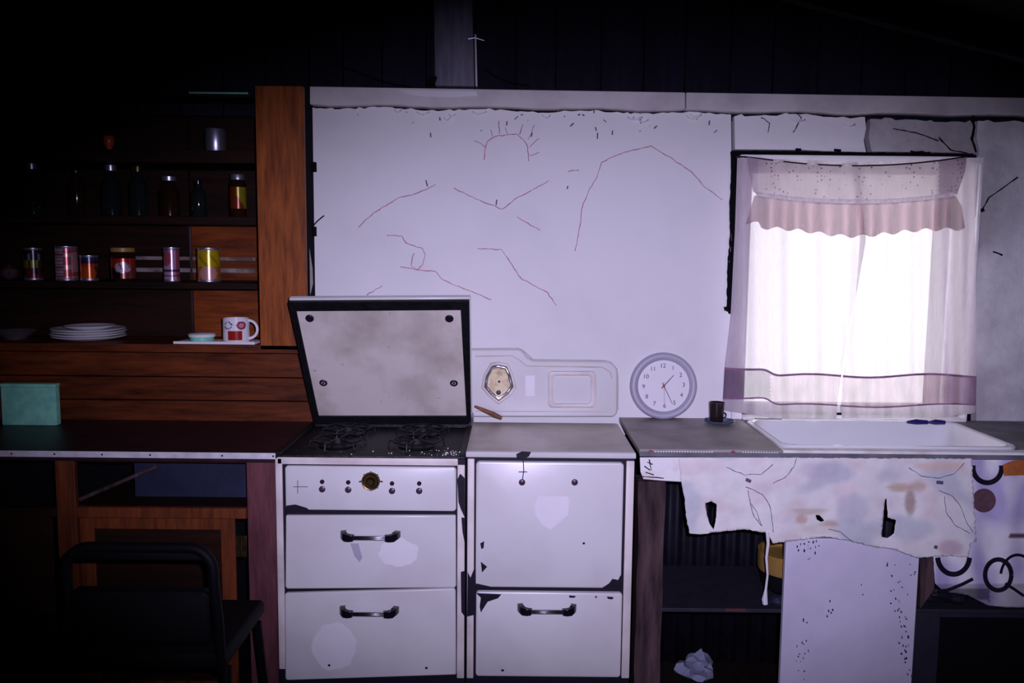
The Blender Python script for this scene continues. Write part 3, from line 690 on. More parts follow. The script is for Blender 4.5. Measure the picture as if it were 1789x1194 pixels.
canthing('jar', 'tall dark jar with a flat pale lid and olive label at the shelf end', 'jar', 415, 28, 305, 'c', jar_lab, None, -.06)
def tin(t, c, r, h):
    G().lathe([(r * .97, 0), (r, .002), (r, h - .002), (r * .97, h), (r * .95, h), (r * .95, h - .006), (0, h - .006)], c, 40).build('tin_body', 'tin', t)
canthing('bare_tin', 'bare silver tin on the top shelf', 'tin', 376, 34, 226, 'b', tin, None, -.06)
def bulb(t, c, r, h):
    G().lathe([(r * .35, 0), (r * .4, h * .1), (r * .95, h * .5), (r, h * .72), (r * .9, h * .95), (r * .8, h), (0, h * .98)], c, 24).build('bowl', 'orange', t)
canthing('orange_eggcup', 'small orange cup alone on the dark top shelf', 'cup', 190, 18, 238, 'b', bulb, None, -.06)
# plates, bowl, tray, mug
ze = SH['e']
def plate(c, r, z): return G().lathe([(r * .55, 0), (r * .6, .001), (r * .98, .012), (r, .014), (r * .99, .0155), (r * .62, .005), (0, .004)], (c.x, c.y, z), 48)
pc = P(155, 590, -.005)
for i in range(5):
    r = .122 if i < 4 else .085
    pos = ('at the bottom of the stack', 'second from the bottom of the stack', 'in the middle of the stack', 'fourth up in the stack', 'smaller, on top of the stack')[i]
    plate(Vector((pc.x + (.003, -.002, .004, 0, .006)[i], -.005, 0)), r, ze + .0006 + i * .0088).build('plate', 'ceramic', label='white plate ' + pos + ' on the lowest shelf', cat='plate', group='stack of plates on the lowest shelf')
pc = P(27, 580, -.01)
G().lathe([(.03, 0), (.032, .002), (.05, .015), (.068, .03), (.066, .031), (.048, .017), (0, .006)], (pc.x, -.01, ze + .0006), 40).build('metal_bowl', 'tin', label='shallow metal bowl at the left end of the lowest shelf', cat='bowl')
a = P(307, 600, -.10); b = P(450, 600, -.10)
TR = thing('white_tray', 'flat white tray at the right end of the lowest shelf', 'tray', ((a.x + b.x) / 2, -.06, ze))
G().rr(a.x, ze + .0006, b.x - .004, ze + .006, -.118, .0, .002, .001).build('tray_base', 'ceramic', TR)
G().box((a.x, -.122, ze + .0006), (b.x - .004, -.119, ze + .010)).build('tray_rim', 'ceramic', TR, bev=.001)
zt_ = ze + .0065
p = P(420, 560, -.07); r = 27.5 * 2.93 / F / 1.0
mz = P(415, 556, -.07).z - zt_; mxx = P(413, 580, -.07).x; r = .0445
MG = thing('mug', 'white mug with red and blue pictures on the white tray', 'mug', (mxx, -.07, zt_))
def mcol(u, v):
    base = A(200, 192, 226, .75)
    if abs(u - .12) < .34 and .08 < v < .5: return S(160, 34, 26)
    d = math.hypot((u - .45) * 1.1, (v - .72) * 1.5)
    if d < .27: return S(150, 50, 70) if d > .15 else S(206, 140, 150)
    d = math.hypot((u + .22) * 1.1, (v - .72) * 1.5)
    if .17 < d < .26 and (u * 17 + v * 23) % 3 > 1.2: return S(60, 50, 140)
    return base
g_ = G(); m = 96; ls = []; cols = []
for i in range(41):
    hh = mz * i / 40; l = []
    rr_ = r * (1 if i > 1 else .95)
    for j in range(m):
        an = 2 * PI * j / m; l.append((mxx + rr_ * math.cos(an), -.07 + rr_ * math.sin(an), zt_ + hh)); u = ((an - 1.5 * PI + PI) % (2 * PI) - PI) / (PI / 2); cols.append(mcol(u, hh / mz))
    ls.append(l)
for rr_, hh in ((r * .93, mz), (r * .92, mz * .5), (r * .9, .006)):
    ls.append([(mxx + rr_ * math.cos(2 * PI * j / m), -.07 + rr_ * math.sin(2 * PI * j / m), zt_ + hh) for j in range(m)]); cols += [A(200, 192, 226, .75)] * m
g_.loops(ls, col=cols); g_.build('body', 'ceramic_print', MG)
G().tube([(mxx + r * .96 + .030 * math.sin(t_), -.07, zt_ + mz * .52 + .031 * math.cos(t_)) for t_ in [PI * k / 12 for k in range(13)]], .005, 10).build('handle', 'ceramic', MG)
p = P(353, 590, -.07); hz = P(353, 581, -.07).z - zt_
TN = thing('small_dish_stack', 'small round tin with a pale lid beside the mug', 'tin', (p.x, -.07, zt_))
G().lathe([(.036, 0), (.040, .004), (.040, hz * .45), (.038, hz * .5), (0, hz * .5)], (p.x, -.07, zt_), 36).build('tin_body', 'teal', TN, label='green lower half')
G().lathe([(.042, hz * .5), (.045, hz * .52), (.046, hz * .8), (.040, hz * .95), (0, hz)], (p.x, -.07, zt_), 36).build('lid', 'ceramic', TN)

# ================================================================== RANGE
YS = -.50
KR = thing('kitchen_range', 'old chipped white enamel cooking range with its left lid raised', 'stove', (P(795, 900, YS).x, -.25, 0))
zs = P(650, 800, YS).z; TOPZ = P(960, 790, YS).z
lx0, lx1 = P(484, 950, YS).x, P(812.5, 950, YS).x; rx0, rx1 = P(815, 950, YS).x, P(1105, 950, YS).x
# bodies
G().box((lx0, YS + .004, .16), (lx1, -.03, zs - .003)).build('left_body', 'chip', KR)
G().box((rx0, YS + .004, .16), (rx1, -.03, P(960, 801, YS).z)).build('right_body', 'chip', KR)
def fr_(x0, y0, x1, y1, nm='frame_strip', m='enamel_old', yf=YS - .001):
    return rpx(x0, y0, x1, y1, yf, YS + .004, .003, .002).build(nm, m, KR)
fr_(484, 801, 496, 1170); fr_(484, 800.5, 800, 813); fr_(798.5, 813, 811.5, 1186); fr_(816, 802, 828, 1186); fr_(1090, 806, 1104, 1186)
# legs and plinth
for px_ in (503, 800, 824, 1090):
    p = P(px_, 1190, YS); G().lathe([(.012, 0), (.016, .01), (.02, .165)], (p.x, YS + .04, 0), 16).build('leg', 'enamel_old', KR)
    G().lathe([(.012, 0), (.016, .01), (.02, .165)], (p.x, -.08, 0), 16).build('leg', 'enamel_old', KR)
# fronts
CP = rpx(498, 816, 797, 893, YS - .012, YS - .001, .010, .005).build('control_panel', 'enamel', KR)
D1 = G().prism(dens([(499, 901), (796, 901), (797, 1024), (795, 1028), (501, 1030), (498, 1026)], 300), YS - .016, YS - .001).build('upper_drawer', 'enamel', KR, bev=.004)
D2 = G().prism([(497, 1040), (500, 1037), (793, 1029), (796, 1033), (797, 1180), (501, 1190), (498, 1186)], YS - .016, YS - .001).build('lower_drawer', 'enamel', KR, bev=.004, label='drawer hanging slightly crooked')
D3 = rpx(831, 808, 1088, 1028, YS - .016, YS - .001, .012, .006).build('oven_door', 'enamel', KR)
D4 = rpx(831, 1036, 1086, 1184, YS - .016, YS - .001, .010, .006).build('right_drawer', 'enamel', KR)
def raised(x0, y0, x1, y1, par, yf):   # thin raised border line inside a front
    pass
def handle(cx, cy, par):
    g_ = G(); y = YS - .016
    p = P(cx, cy, y - .03); s_ = 2.47 / F
    def X(dx): return p.x + dx * s_
    g_.m = 1
    for dz_ in (-2.6, 0, 2.6):
        g_.tube([(X(-34), y - .034, p.z + dz_ * s_), (X(34), y - .034, p.z + dz_ * s_)], .0024, 8)
    g_.box((X(-33), y - .032, p.z - .0055), (X(33), y - .026, p.z + .0055))
    g_.m = 0
    for sg in (-1, 1):
        prof = [(54, .001, 8.5, 6.5), (53.5, .012, 9, 6.5), (51, .024, 8.6, 7), (45, .034, 7.5, 7.4), (37, .038, 6, 7.4), (29, .037, 5, 6.6)]
        ls = []
        for dx, dy, ztop, zbt in prof:
            if dx > 50: ax_ = (dx - 0) ; 
            cxx = X(sg * dx); 
            w_ = 5.5 * s_
            t_, b_ = p.z + ztop * s_, p.z - zbt * s_ * (.75 if dx > 50 else 1)
            if dx > 48: ls.append([(cxx - sg * 10 * s_, y - dy, b_), (cxx, y - dy, b_ + .002), (cxx, y - dy, t_ - .002), (cxx - sg * 10 * s_, y - dy, t_)])
            else: ls.append([(cxx - sg * 2 * s_, y - dy + .012, b_), (cxx, y - dy, b_ + .001), (cxx, y - dy, t_ - .001), (cxx - sg * 2 * s_, y - dy + .012, t_)])
        g_.loops(ls)
    return g_.build('handle', ['gloss_black', 'chrome'], par, bev=.0015, label='black-ended chrome handle')
handle(645, 940, D1); handle(643, 1073, D2); handle(956, 1069, D4)
# knob spindles and dial
for px_, ys2 in ((563, (842, 855)), (608.5, (843, 856)), (685, (845, 858)), (732.5, (845, 858))):
    for k, yy in enumerate(ys2):
        p = P(px_, yy, YS - .012); R_ = (4.0, 5.8)[k] * 2.488 / F
        G().lathe([(R_, -.001), (R_, .003), (R_ * .6, .005), (0, .005)], (p.x, YS - .012, p.z), 16, 'y').build('knob_stub', 'knob' if k else 'chip', CP)
p = P(648, 841, YS - .012); R_ = 16.5 * 2.488 / F
DL = G(); DL.m = 0; DL.lathe([(R_, -.001), (R_, .006), (R_ * .9, .011), (R_ * .78, .010), (R_ * .74, .006), (R_ * .5, .006), (R_ * .42, .012), (R_ * .3, .016), (0, .016)], (p.x, YS - .012, p.z), 32, 'y')
for an in range(0, 360, 45):
    ca, sa = math.cos(math.radians(an)), math.sin(math.radians(an)); DL.box((p.x + ca * R_ * 1.05 - .0015, YS - .014, p.z + sa * R_ * 1.05 - .0015), (p.x + ca * R_ * 1.05 + .0015, YS - .0115, p.z + sa * R_ * 1.05 + .0015))
DL.build('timer_dial', 'brass', CP, label='round tarnished dial')
for px_ in (629, 667):
    p = P(px_, 842, YS - .012); G().box((p.x - .003, YS - .0135, p.z - .002), (p.x + .003, YS - .0115, p.z + .002)).build('dial_mark', 'chip', CP)
g_ = G(); stroke(g_, [(520, 840), (520, 863)], 1.2, lambda x, y: YS - .012, .0012); stroke(g_, [(512, 851), (538, 851)], 1.2, lambda x, y: YS - .012, .0012); g_.build('faded_mark', 'pencil', CP, label='faded cross mark')
for px_ in (912, 1004):
    p = P(px_, 843, YS - .016); R_ = 5.8 * 2.484 / F
    G().lathe([(R_, -.001), (R_, .002), (R_ * .7, .004), (0, .004)], (p.x, YS - .016, p.z), 18, 'y').build('screw_stub', 'knob', D3)
g_ = G(); stroke(g_, [(914, 803), (915, 822), (913, 838)], 1.6, lambda x, y: YS - .016, .0012); stroke(g_, [(906, 825), (921, 825)], 1.6, lambda x, y: YS - .016, .0012); g_.build('drip_line', 'chip', D3, label='thin dark drip line')
def patch(pts, par, yf, m='chip', nm='enamel_chip', lb=None):
    o = G().prism(pts, yf - .0008, yf + .0002).build(nm, m, par, smooth=False)
    if lb: o['label'] = lb
y16 = YS - .016
patch(blob(697, 967, 34, 24, 3, 22, .14), D1, y16, 'pale', 'pale_patch', 'pale rubbed patch')
patch([(612, 950), (626, 950), (633, 975), (628, 983), (619, 972)], D1, y16, 'clockrim', 'smudge', 'grey smudge')
patch(blob(584, 1131, 38, 41, 4, 24, .07), D2, y16, 'pale', 'pale_patch', 'pale rubbed patch')
patch([(941, 867), (960, 868), (990, 868), (994, 873), (992, 900), (975, 915), (962, 926), (948, 918), (936, 900), (935, 882)], D3, y16, 'pale', 'pale_patch', 'pale rubbed patch')
patch([(832, 1037), (876, 1039), (870, 1046), (852, 1052), (845, 1063), (840, 1071), (838, 1060), (840, 1045)], D4, y16)
patch([(994, 1041), (1006, 1042), (1004, 1045), (995, 1045)], D4, y16); patch([(1060, 1043), (1072, 1044), (1070, 1048), (1062, 1047)], D4, y16); patch([(1039, 1042), (1044, 1043), (1041, 1046)], D4, y16)
patch([(839, 950), (846, 946), (845, 958), (841, 960)], D3, y16); patch([(840, 982), (851, 991), (842, 1001)], D3, y16)
patch([(1084, 1006), (1088, 1006), (1088, 1029), (1050, 1029), (1064, 1020), (1070, 1012), (1080, 1014)], D3, y16)
patch([(832, 1020), (850, 1024), (870, 1029), (832, 1029)], D3, y16)
yfr = YS - .001
patch([(817, 1000), (822, 1010), (828, 995), (830, 1030), (829, 1075), (816, 1078)], KR, yfr)
patch([(805, 1000), (812, 998), (812, 1078), (806, 1070)], KR, yfr)
patch([(497, 888), (520, 884), (534, 890), (540, 896), (530, 903), (500, 899)], KR, yfr, 'chip'); 
patch([(799, 838), (804, 828), (812, 836), (812, 905), (805, 890), (801, 878)], KR, yfr); patch([(806, 905), (812, 905), (812, 950), (808, 930)], KR, yfr)
patch([(500, 884), (516, 882), (536, 888), (542, 894), (500, 894)], CP, YS - .012)
for x_, y_ in ((745, 1168), (878, 1172), (1020, 950), (575, 1163)): patch(blob(x_, y_, 2.5, 2, x_, 8), D2 if x_ < 800 else (D4 if y_ > 1000 else D3), y16)
# cooktop with lid raised
def quadslab(nm, m, pts, th, par=KR, **k):
    g_ = G(); g_.loops([[Vector(p) - Vector((0, 0, th)) for p in pts], pts]); return g_.build(nm, m, par, **k)
ck0, ck1 = lx0, lx1
CK = G().rr(ck0, zs - .003, ck1, zs + .005, YS, -.05, .002, .001).build('cooktop', 'black', KR)
# raised rim around the cooktop
g_ = G(); g_.box((ck0, YS + .001, zs + .005), (ck0 + .02, -.05, zs + .014)).box((ck1 - .02, YS + .001, zs + .005), (ck1, -.05, zs + .014)).box((ck0 + .021, -.075, zs + .005), (ck1 - .021, -.05, zs + .020))
g_.build('cooktop_rim', 'black', KR, bev=.002)
for bx_, by_ in ((ck0 + .16, YS + .13), (ck1 - .16, YS + .13), (ck0 + .16, YS + .31), (ck1 - .16, YS + .31)):
    b_ = G().lathe([(.055, 0), (.058, .006), (.045, .012), (.03, .012), (.028, .017), (0, .018)], (bx_, by_, zs + .005), 24).build('burner', 'black', KR)
    g_ = G()
    for an in range(0, 360, 60):
        ca, sa = math.cos(math.radians(an + 15)), math.sin(math.radians(an + 15)); g_.tube([(bx_ + ca * .02, by_ + sa * .02, zs + .026), (bx_ + ca * .085, by_ + sa * .085, zs + .026), (bx_ + ca * .088, by_ + sa * .088, zs + .006)], .0035, 6)
    g_.tube([(bx_ + .075 * math.cos(t_ / 12 * 2 * PI), by_ + .075 * math.sin(t_ / 12 * 2 * PI), zs + .026) for t_ in range(13)], .003, 6)
    g_.build('pan_grate', 'black', KR)
g_ = G(); rnd = random.Random(4)
for i in range(60):
    x_ = rnd.gauss(ck1 - .05, .018) if i < 44 else rnd.uniform(ck0 + .1, ck1 - .1); y_ = YS + abs(rnd.gauss(.035, .025)) + .004; s_ = rnd.uniform(.001, .0035)
    g_.box((x_, y_, zs + .0052), (x_ + s_, y_ + s_, zs + .0052 + s_ * .8 + (.009 if x_ > ck1 - .021 else 0)))
g_.build('ash_crumb', 'white_bead', KR, kind='stuff', label='pale ash crumbs on the cooktop corner')
# lid (leans forward at its top)
Yb, Yt = -.085, -.33
def LQ(px_, py_, v, off=0): # v 0 bottom..1 top
    return P(px_, py_, Yb + (Yt - Yb) * v - off)
tl, tr, br, bl = (503, 527), (821, 525), (824, 742), (549, 742)
def lerp(a, b, t): return (a[0] + (b[0] - a[0]) * t, a[1] + (b[1] - a[1]) * t)
def lidpt(px_, py_, off=0):
    v = (742 - py_) / 216.0; return P(px_, py_, Yb + (Yt - Yb) * v) + NL * off
aa, bb, cc = P(*tl, Yt), P(*tr, Yt), P(*br, Yb); NL = (cc - bb).cross(aa - bb).normalized()
if NL.y > 0: NL = -NL
def lidslab(outer, off0, off1, g_):
    g_.loops([[lidpt(x_, y_, off0) for x_, y_ in outer], [lidpt(x_, y_, off1) for x_, y_ in outer]])
inn = [(518, 543), (805, 541), (815, 727), (557, 727)]
out = [(504, 528), (820, 526), (823, 741), (549, 741)]
LD = G(); lidslab([(503, 525), (822, 523), (825, 742), (549, 742)], -.028, -.010, LD); LD = LD.build('lid', 'enamel', KR, bev=.004, label='raised lid, underside to the room')
g_ = G()
for i in range(4):
    j = (i + 1) % 4; lidslab([out[i], out[j], inn[j], inn[i]], -.010, .004, g_)
g_.build('lid_rim', 'black', LD)
g_ = G(); lidslab(inn, -.009, -.002, g_); g_.build('lid_panel', 'lidpanel', LD, label='stained white inner panel')
for x_, y_ in ((541, 556.5), (785, 557), (565, 669), (793, 669.5)):
    p = lidpt(x_, y_, -.002); u_ = (bb - aa).normalized(); v_ = NL.cross(u_)
    g_ = G(); ls = []
    for rr_, h_ in ((.0135, 0), (.0135, .004), (.011, .0065), (.007, .006), (.0065, .003), (.004, .003), (.0035, .006), (.0005, .006)):
        ls.append([p + NL * h_ + (u_ * math.cos(2 * PI * k / 24) + v_ * math.sin(2 * PI * k / 24)) * rr_ for k in range(24)])
    g_.loops(ls); g_.build('screw', 'darksteel', LD, label='dark screw washer')
g_ = G(); lidslab([(820, 728), (827, 728), (828, 752), (821, 752)], -.02, .004, g_); g_.build('hinge_arm', 'steel', LD)
a = P(550, 740, Yb); b = P(823, 740, Yb)
G().box((a.x, Yb - .005, zs + .005), (b.x, -.04, P(690, 737, Yb).z)).build('hinge_rail', 'black', KR, bev=.003)
# right top
tz = TOPZ
g_ = G(); x0b, x1b = rx0 - .002, rx1 + .002
xb0, xb1 = P(822, 738, -.06).x, P(1083, 738, -.06).x
yl = -.065; zl = P(960, 800, YS - .012).z
prof = [(x0b, YS - .012, zl, x1b), (x0b, YS - .014, tz - .008, x1b), (x0b, YS - .008, tz, x1b), (x0b + .002, YS + .004, tz + .001, x1b - .002)]
ls = [[(a_, y_, z_), (b_, y_, z_)] for a_, y_, z_, b_ in prof]
g_.box((x0b, YS + .002, P(960, 801, YS).z + .0005), (x1b, yl, tz - .0008))
g_.m = 1; g_.add([v for l in ls for v in l], [(0, 1, 3, 2), (2, 3, 5, 4), (4, 5, 7, 6)]); g_.add([(x0b, YS - .012, zl), (x1b, YS - .012, zl), (x1b, YS + .002, zl), (x0b, YS + .002, zl)], [(0, 1, 2, 3)])
g_.m = 0; g_.add([(x0b + .002, YS + .004, tz + .0005), (x1b - .002, YS + .004, tz + .0005), (x1b - .004, yl, tz + .0005), (x0b + .004, yl, tz + .0005)], [(0, 1, 2, 3)])
RT = g_.build('right_top', ['enamel_grey', 'enamel'], KR, label='grimy flat top with a white front lip')
patch([(902, 794), (912, 789), (928, 790), (924, 798), (914, 803), (903, 801)], RT, YS - .015)
# backguard
bgo = [(700, 612), (905, 610), (913, 613), (922, 624), (932, 630), (1055, 632), (1070, 637), (1078, 650), (1079, 700), (1077, 722), (1070, 731), (700, 731)]
bgo = [(700, 612)] + [(905, 610), (911, 612), (916, 617), (922, 625), (930, 630)] + [(1056, 632)] + arc(1058, 652, 21, 20, -80, 0, 5) + [(1079, 715)] + arc(1069, 718, 10, 11, 10, 90, 4) + [(700, 729)]
BG = G().prism(bgo, -.062, -.032).build('backguard', 'enamel', KR, bev=.006)
yk = -.062
def frame_ring(outer, inner, yf, yb, mat, nm, **k):
    g_ = G(); n = len(outer)
    O = [P(x_, y_, yf) for x_, y_ in outer]; I = [P(x_, y_, yf) for x_, y_ in inner]
    f_ = lambda L, y: [(p.x, y, p.z) for p in L]
    g_.loops([f_(O, yb), f_(O, yf + .002), [(o_.x * .8 + i_.x * .2, yf, o_.z * .8 + i_.z * .2) for o_, i_ in zip(O, I)], [(o_.x * .2 + i_.x * .8, yf, o_.z * .2 + i_.z * .8) for o_, i_ in zip(O, I)], f_(I, yf + .002), f_(I, yb)], False, False)
    return g_.build(nm, mat, BG, angle=60, **k)
def rrect(x0, y0, x1, y1, r, n=4):
    return arc(x1 - r, y0 + r, r, r, -90, 0, n) + arc(x1 - r, y1 - r, r, r, 0, 90, n) + arc(x0 + r, y1 - r, r, r, 90, 180, n) + arc(x0 + r, y0 + r, r, r, 180, 270, n)
frame_ring(rrect(957, 649, 1042, 713, 8), rrect(967, 657, 1032, 706, 6), yk - .010, yk + .001, 'enamel_old', 'recess_frame', label='raised frame of the square recess')
g_ = G(); g_.prism(rrect(968, 658, 1031, 705, 6), yk - .0015, yk); g_.build('recess_plate', 'enamel', BG)
pent = [(860, 642), (870, 640), (884, 643), (890, 656), (895, 676), (886, 688), (871, 699), (858, 688), (848, 676), (851, 658)]
big = [(871 + (x_ - 871) * 1.32, 668 + (y_ - 668) * 1.28) for x_, y_ in pent]; mid = [(871 + (x_ - 871) * 1.1, 668 + (y_ - 668) * 1.08) for x_, y_ in pent]; sml = [(871 + (x_ - 871) * .86, 668 + (y_ - 668) * .88) for x_, y_ in pent]
frame_ring(big, mid, yk - .005, yk + .001, 'enamel_old', 'emblem_surround')
frame_ring(mid, sml, yk - .010, yk + .001, 'chrome', 'emblem_rim', label='bright five-sided rim')
eb = G().prism(sml, yk - .004, yk).build('clock_dial', 'ivory', BG, label='yellowed dial inside the five-sided rim')
for x_, y_, R_ in ((872, 667, 2.2), (871, 686, 4.2)):
    p = P(x_, y_, yk - .004); g2 = G().lathe([(R_ * .00195, -.001), (R_ * .00195, .004), (R_ * .001, .006), (0, .006)], (p.x, yk - .004, p.z), 14, 'y').build('dial_stud', 'knob', BG)
G().prism([(918, 657), (934, 656), (934, 692), (918, 693)], yk - .0008, yk).build('label_ghost', 'pale', BG, label='pale mark of a lost sticker')
g_ = G()
stroke(g_, [(830, 623), (895, 622), (908, 630), (920, 640), (1052, 642), (1066, 650), (1069, 662)], 2, lambda x, y: yk, .0012); stroke(g_, [(830, 719), (1060, 720), (1068, 714)], 1.2, lambda x, y: yk, .0012)
stroke(g_, [(826, 609), (906, 608), (914, 612), (931, 628), (1056, 630), (1068, 633), (1078, 645), (1080, 660), (1080, 716)], 1.6, lambda x, y: -.02, .014)
g_.build('pressed_line', 'enamel_grey', BG, smooth=False)
# wooden stick on the range
a, b = P(829, 710, -.09), P(877, 731, -.085)
G().tube([a, a.lerp(b, .3), a.lerp(b, .7), b], [.004, .007, .009, .006], 8).build('charred_stick', 'stick', label='short charred wooden stick behind the raised lid', cat='stick')

# ================================================================== SINK SIDE
YS2 = -.495
CZ = P(1240, 786, YS2).z
cx0 = P(1117, 790, YS2).x; sx0, sx1 = P(1366, 787, -.48).x, 1.555
SCn = thing('sink_counter', 'worn grey counter right of the range, cut out for a sink', 'worktop', ((cx0 + 2.6) / 2, -.25, CZ - .02))
sy0, sy1 = -.458, -.042
def slab(x0, x1, y0, y1, m, nm, **k): return G().box((x0, y0, CZ - .018), (x1, y1, CZ)).build(nm, m, SCn, bev=.002, **k)
slab(cx0, sx0 - .001, YS2, -.002, 'counter', 'drainboard'); slab(sx1 + .001, 2.7, YS2, -.002, 'counter_dark', 'right_top', label='dark grey top right of the sink')
slab(sx0, sx1, sy1 + .001, -.002, 'counter_dark', 'back_strip'); slab(sx0, sx1, YS2, sy0 - .001, 'whiteboard', 'front_strip')
G().box((cx0, YS2 - .004, P(1400, 800, YS2).z), (2.7, YS2 - .001, P(1400, 792, YS2).z)).build('front_edging', 'counter_dark', SCn, bev=.001)
g_ = G(); zed = CZ - .007
for i in range(22): p = P(1145 + i * 4.7, 788, YS2); g_.lathe([(.0022, 0), (.003, .002), (.001, .004)], (p.x, YS2 - .001, zed), 8, 'y')
for i in range(14): p = P(1298 + i * 4.6, 788, YS2); g_.lathe([(.002, 0), (.0025, .002), (.001, .003)], (p.x, YS2 - .001, zed), 8, 'y')
g_.build('edge_dots', 'white_bead', SCn, kind='stuff', label='row of white dots along the drainboard edge')
for px_ in (1137, 1281):
    p = P(px_, 790, YS2 - .001); g_ = G(); g_.loops([[(p.x - .014, YS2, CZ - .012), (p.x + .014, YS2, CZ - .012), (p.x, YS2, CZ - .001)], [(p.x - .014, YS2 - .003, CZ - .012), (p.x + .014, YS2 - .003, CZ - .012), (p.x, YS2 - .003, CZ - .001)]]); g_.build('red_motif', 'red', SCn, label='small red triangle on the edge')
# sink
def srect(x0, x1, y0, y1, r, z, n=6):
    o = []
    for cx, cy, a0 in ((x1 - r, y1 - r, 0), (x0 + r, y1 - r, PI / 2), (x0 + r, y0 + r, PI), (x1 - r, y0 + r, 1.5 * PI)):
        for i in range(n + 1): a = a0 + i / n * PI / 2; o.append((cx + r * math.cos(a), cy + r * math.sin(a), z))
    return o
SK = thing('sink', 'white enamel sink set into the counter under the window', 'sink', ((sx0 + sx1) / 2, -.25, CZ - .16))
g_ = G(); m_ = .022
X0, X1, Y0, Y1 = sx0 + .002, sx1 - .002, sy0 + .002, sy1 - .002
g_.loops([srect(X0 + .02, X1 - .02, Y0 + .02, Y1 - .02, .03, CZ - .165), srect(X0 + .004, X1 - .004, Y0 + .004, Y1 - .004, .04, CZ - .14), srect(X0 + .004, X1 - .004, Y0 + .004, Y1 - .004, .04, CZ - .01), srect(X0, X1, Y0, Y1, .045, CZ + .001), srect(X0 + .003, X1 - .003, Y0 + .003, Y1 - .003, .045, CZ + .006),
          srect(X0 + .018, X1 - .018, Y0 + .014, Y1 - .014, .045, CZ + .006), srect(X0 + .024, X1 - .024, Y0 + .018, Y1 - .018, .045, CZ), srect(X0 + .045, X1 - .06, Y0 + .03, Y1 - .03, .05, CZ - .12), srect(X0 + .08, X1 - .1, Y0 + .06, Y1 - .06, .05, CZ - .14)])
g_.build('basin', 'sink', SK, angle=50)
G().lathe([(.03, 0), (.028, .003), (.018, .001), (0, .001)], ((X0 + X1) / 2, -.25, CZ - .1398), 24).build('drain', 'steel', SK)

# apron board, frame, posts
topb = CZ - .02
AB = G().prism([(1118, 800), (1694, 800), (1694, 842), (1196, 843), (1160, 841), (1124, 838), (1119, 825)], YS2 + .004, YS2 + .013)
AB.build('apron_board', 'whiteboard', label='white peeling board under the drainboard edge', cat='board', bev=.002)
g_ = G(); 
for pts in ([(1126, 815), (1136, 822)], [(1130, 808), (1140, 812)], [(1128, 826), (1142, 830)], [(1134, 803), (1138, 822)], [(1122, 833), (1160, 836)]):
    stroke(g_, pts, 2, lambda x, y: YS2 + .004, .0012, .4)
g_.build('scribble_mark', 'chip', label='dark scribbles at the left end of the white board', cat='mark')
def roughbox(x0, y0, z0, x1, y1, z1, n=40, amp=.004, seed=0.0):
    g_ = G(); ls = []
    for i in range(n + 1):
        z = z0 + (z1 - z0) * i / n; l = []
        for cx, cy in [(x0, y0), ((x0 * 2 + x1) / 3, y0), ((x0 + 2 * x1) / 3, y0), (x1, y0), (x1, (y0 + y1) / 2), (x1, y1), (x0, y1), (x0, (y0 + y1) / 2)]:
            l.append((cx + amp * nz(z * 6, cx * 40, 1, seed), cy + amp * nz(z * 6, cy * 40 + cx * 50, 1, seed + 5), z))
        ls.append(l)
    g_.loops(ls); return g_
a = ext(1112, 843, 1158, 1190, YS2 + .02)
roughbox(a[0], YS2 + .022, 0, a[2], YS2 + .10, P(1130, 842, YS2 + .02).z, seed=1).build('timber_post', 'woodg', label='rough dark timber post under the drainboard', cat='post')
# corrugated sheet against the wall
g_ = G(); n = 640; ls = []
xa, xb = P(1112, 1000, -.03).x, 2.6
for z in (0.002, CZ - .14 - .05): ls.append([(xa + (xb - xa) * i / n, -.018 + .008 * math.sin(i / n * (xb - xa) / .052 * 2 * PI), z) for i in range(n + 1)])
ztop = CZ - .022
ls[1] = [(x_, y_, ztop) for x_, y_, _ in ls[1]]
g_.loops(ls, False, False, closed=False); g_.build('corrugated_sheet', 'corr', label='dark corrugated metal sheet on the wall under the sink', cat='metal sheet', solid=.001)
# bay shelf left of the panel
sa = ext(1158, 1064, 1372, 1071, -.42)
shz = sa[3]
G().box((a[2] + .002, -.42, sa[1]), (P(1375, 1065, -.42).x + .1, -.05, sa[3])).build('low_shelf', 'greyboard', label='low grey shelf between timber post and white panel', cat='shelf', bev=.002)
bpx(1268, 1064, 1302, 1069, -.4225, -.4203).build('tape_strip', 'woodr', label='tan strip on the low shelf edge', cat='tape')
p = P(1352, 1000, -.30); 
PT = thing('yellow_banded_pot', 'dark pot with a yellow band behind the white panel edge', 'pot', (p.x + .04, -.27, shz))
hh = P(1352, 978, -.36).z - shz; hb = P(1352, 1012, -.36).z - shz
G().lathe([(.06, 0.0006), (.085, .02), (.098, hb), (0, hb)], (p.x + .06, -.27, shz), 36).build('pot_body', 'black', PT)
G().lathe([(.100, hb + .0005), (.103, hb + .01), (.103, hh), (.095, hh), (.09, hh - .02), (0, hh - .02)], (p.x + .06, -.27, shz), 36).build('yellow_band', 'yellow', PT, label='yellow upper band')
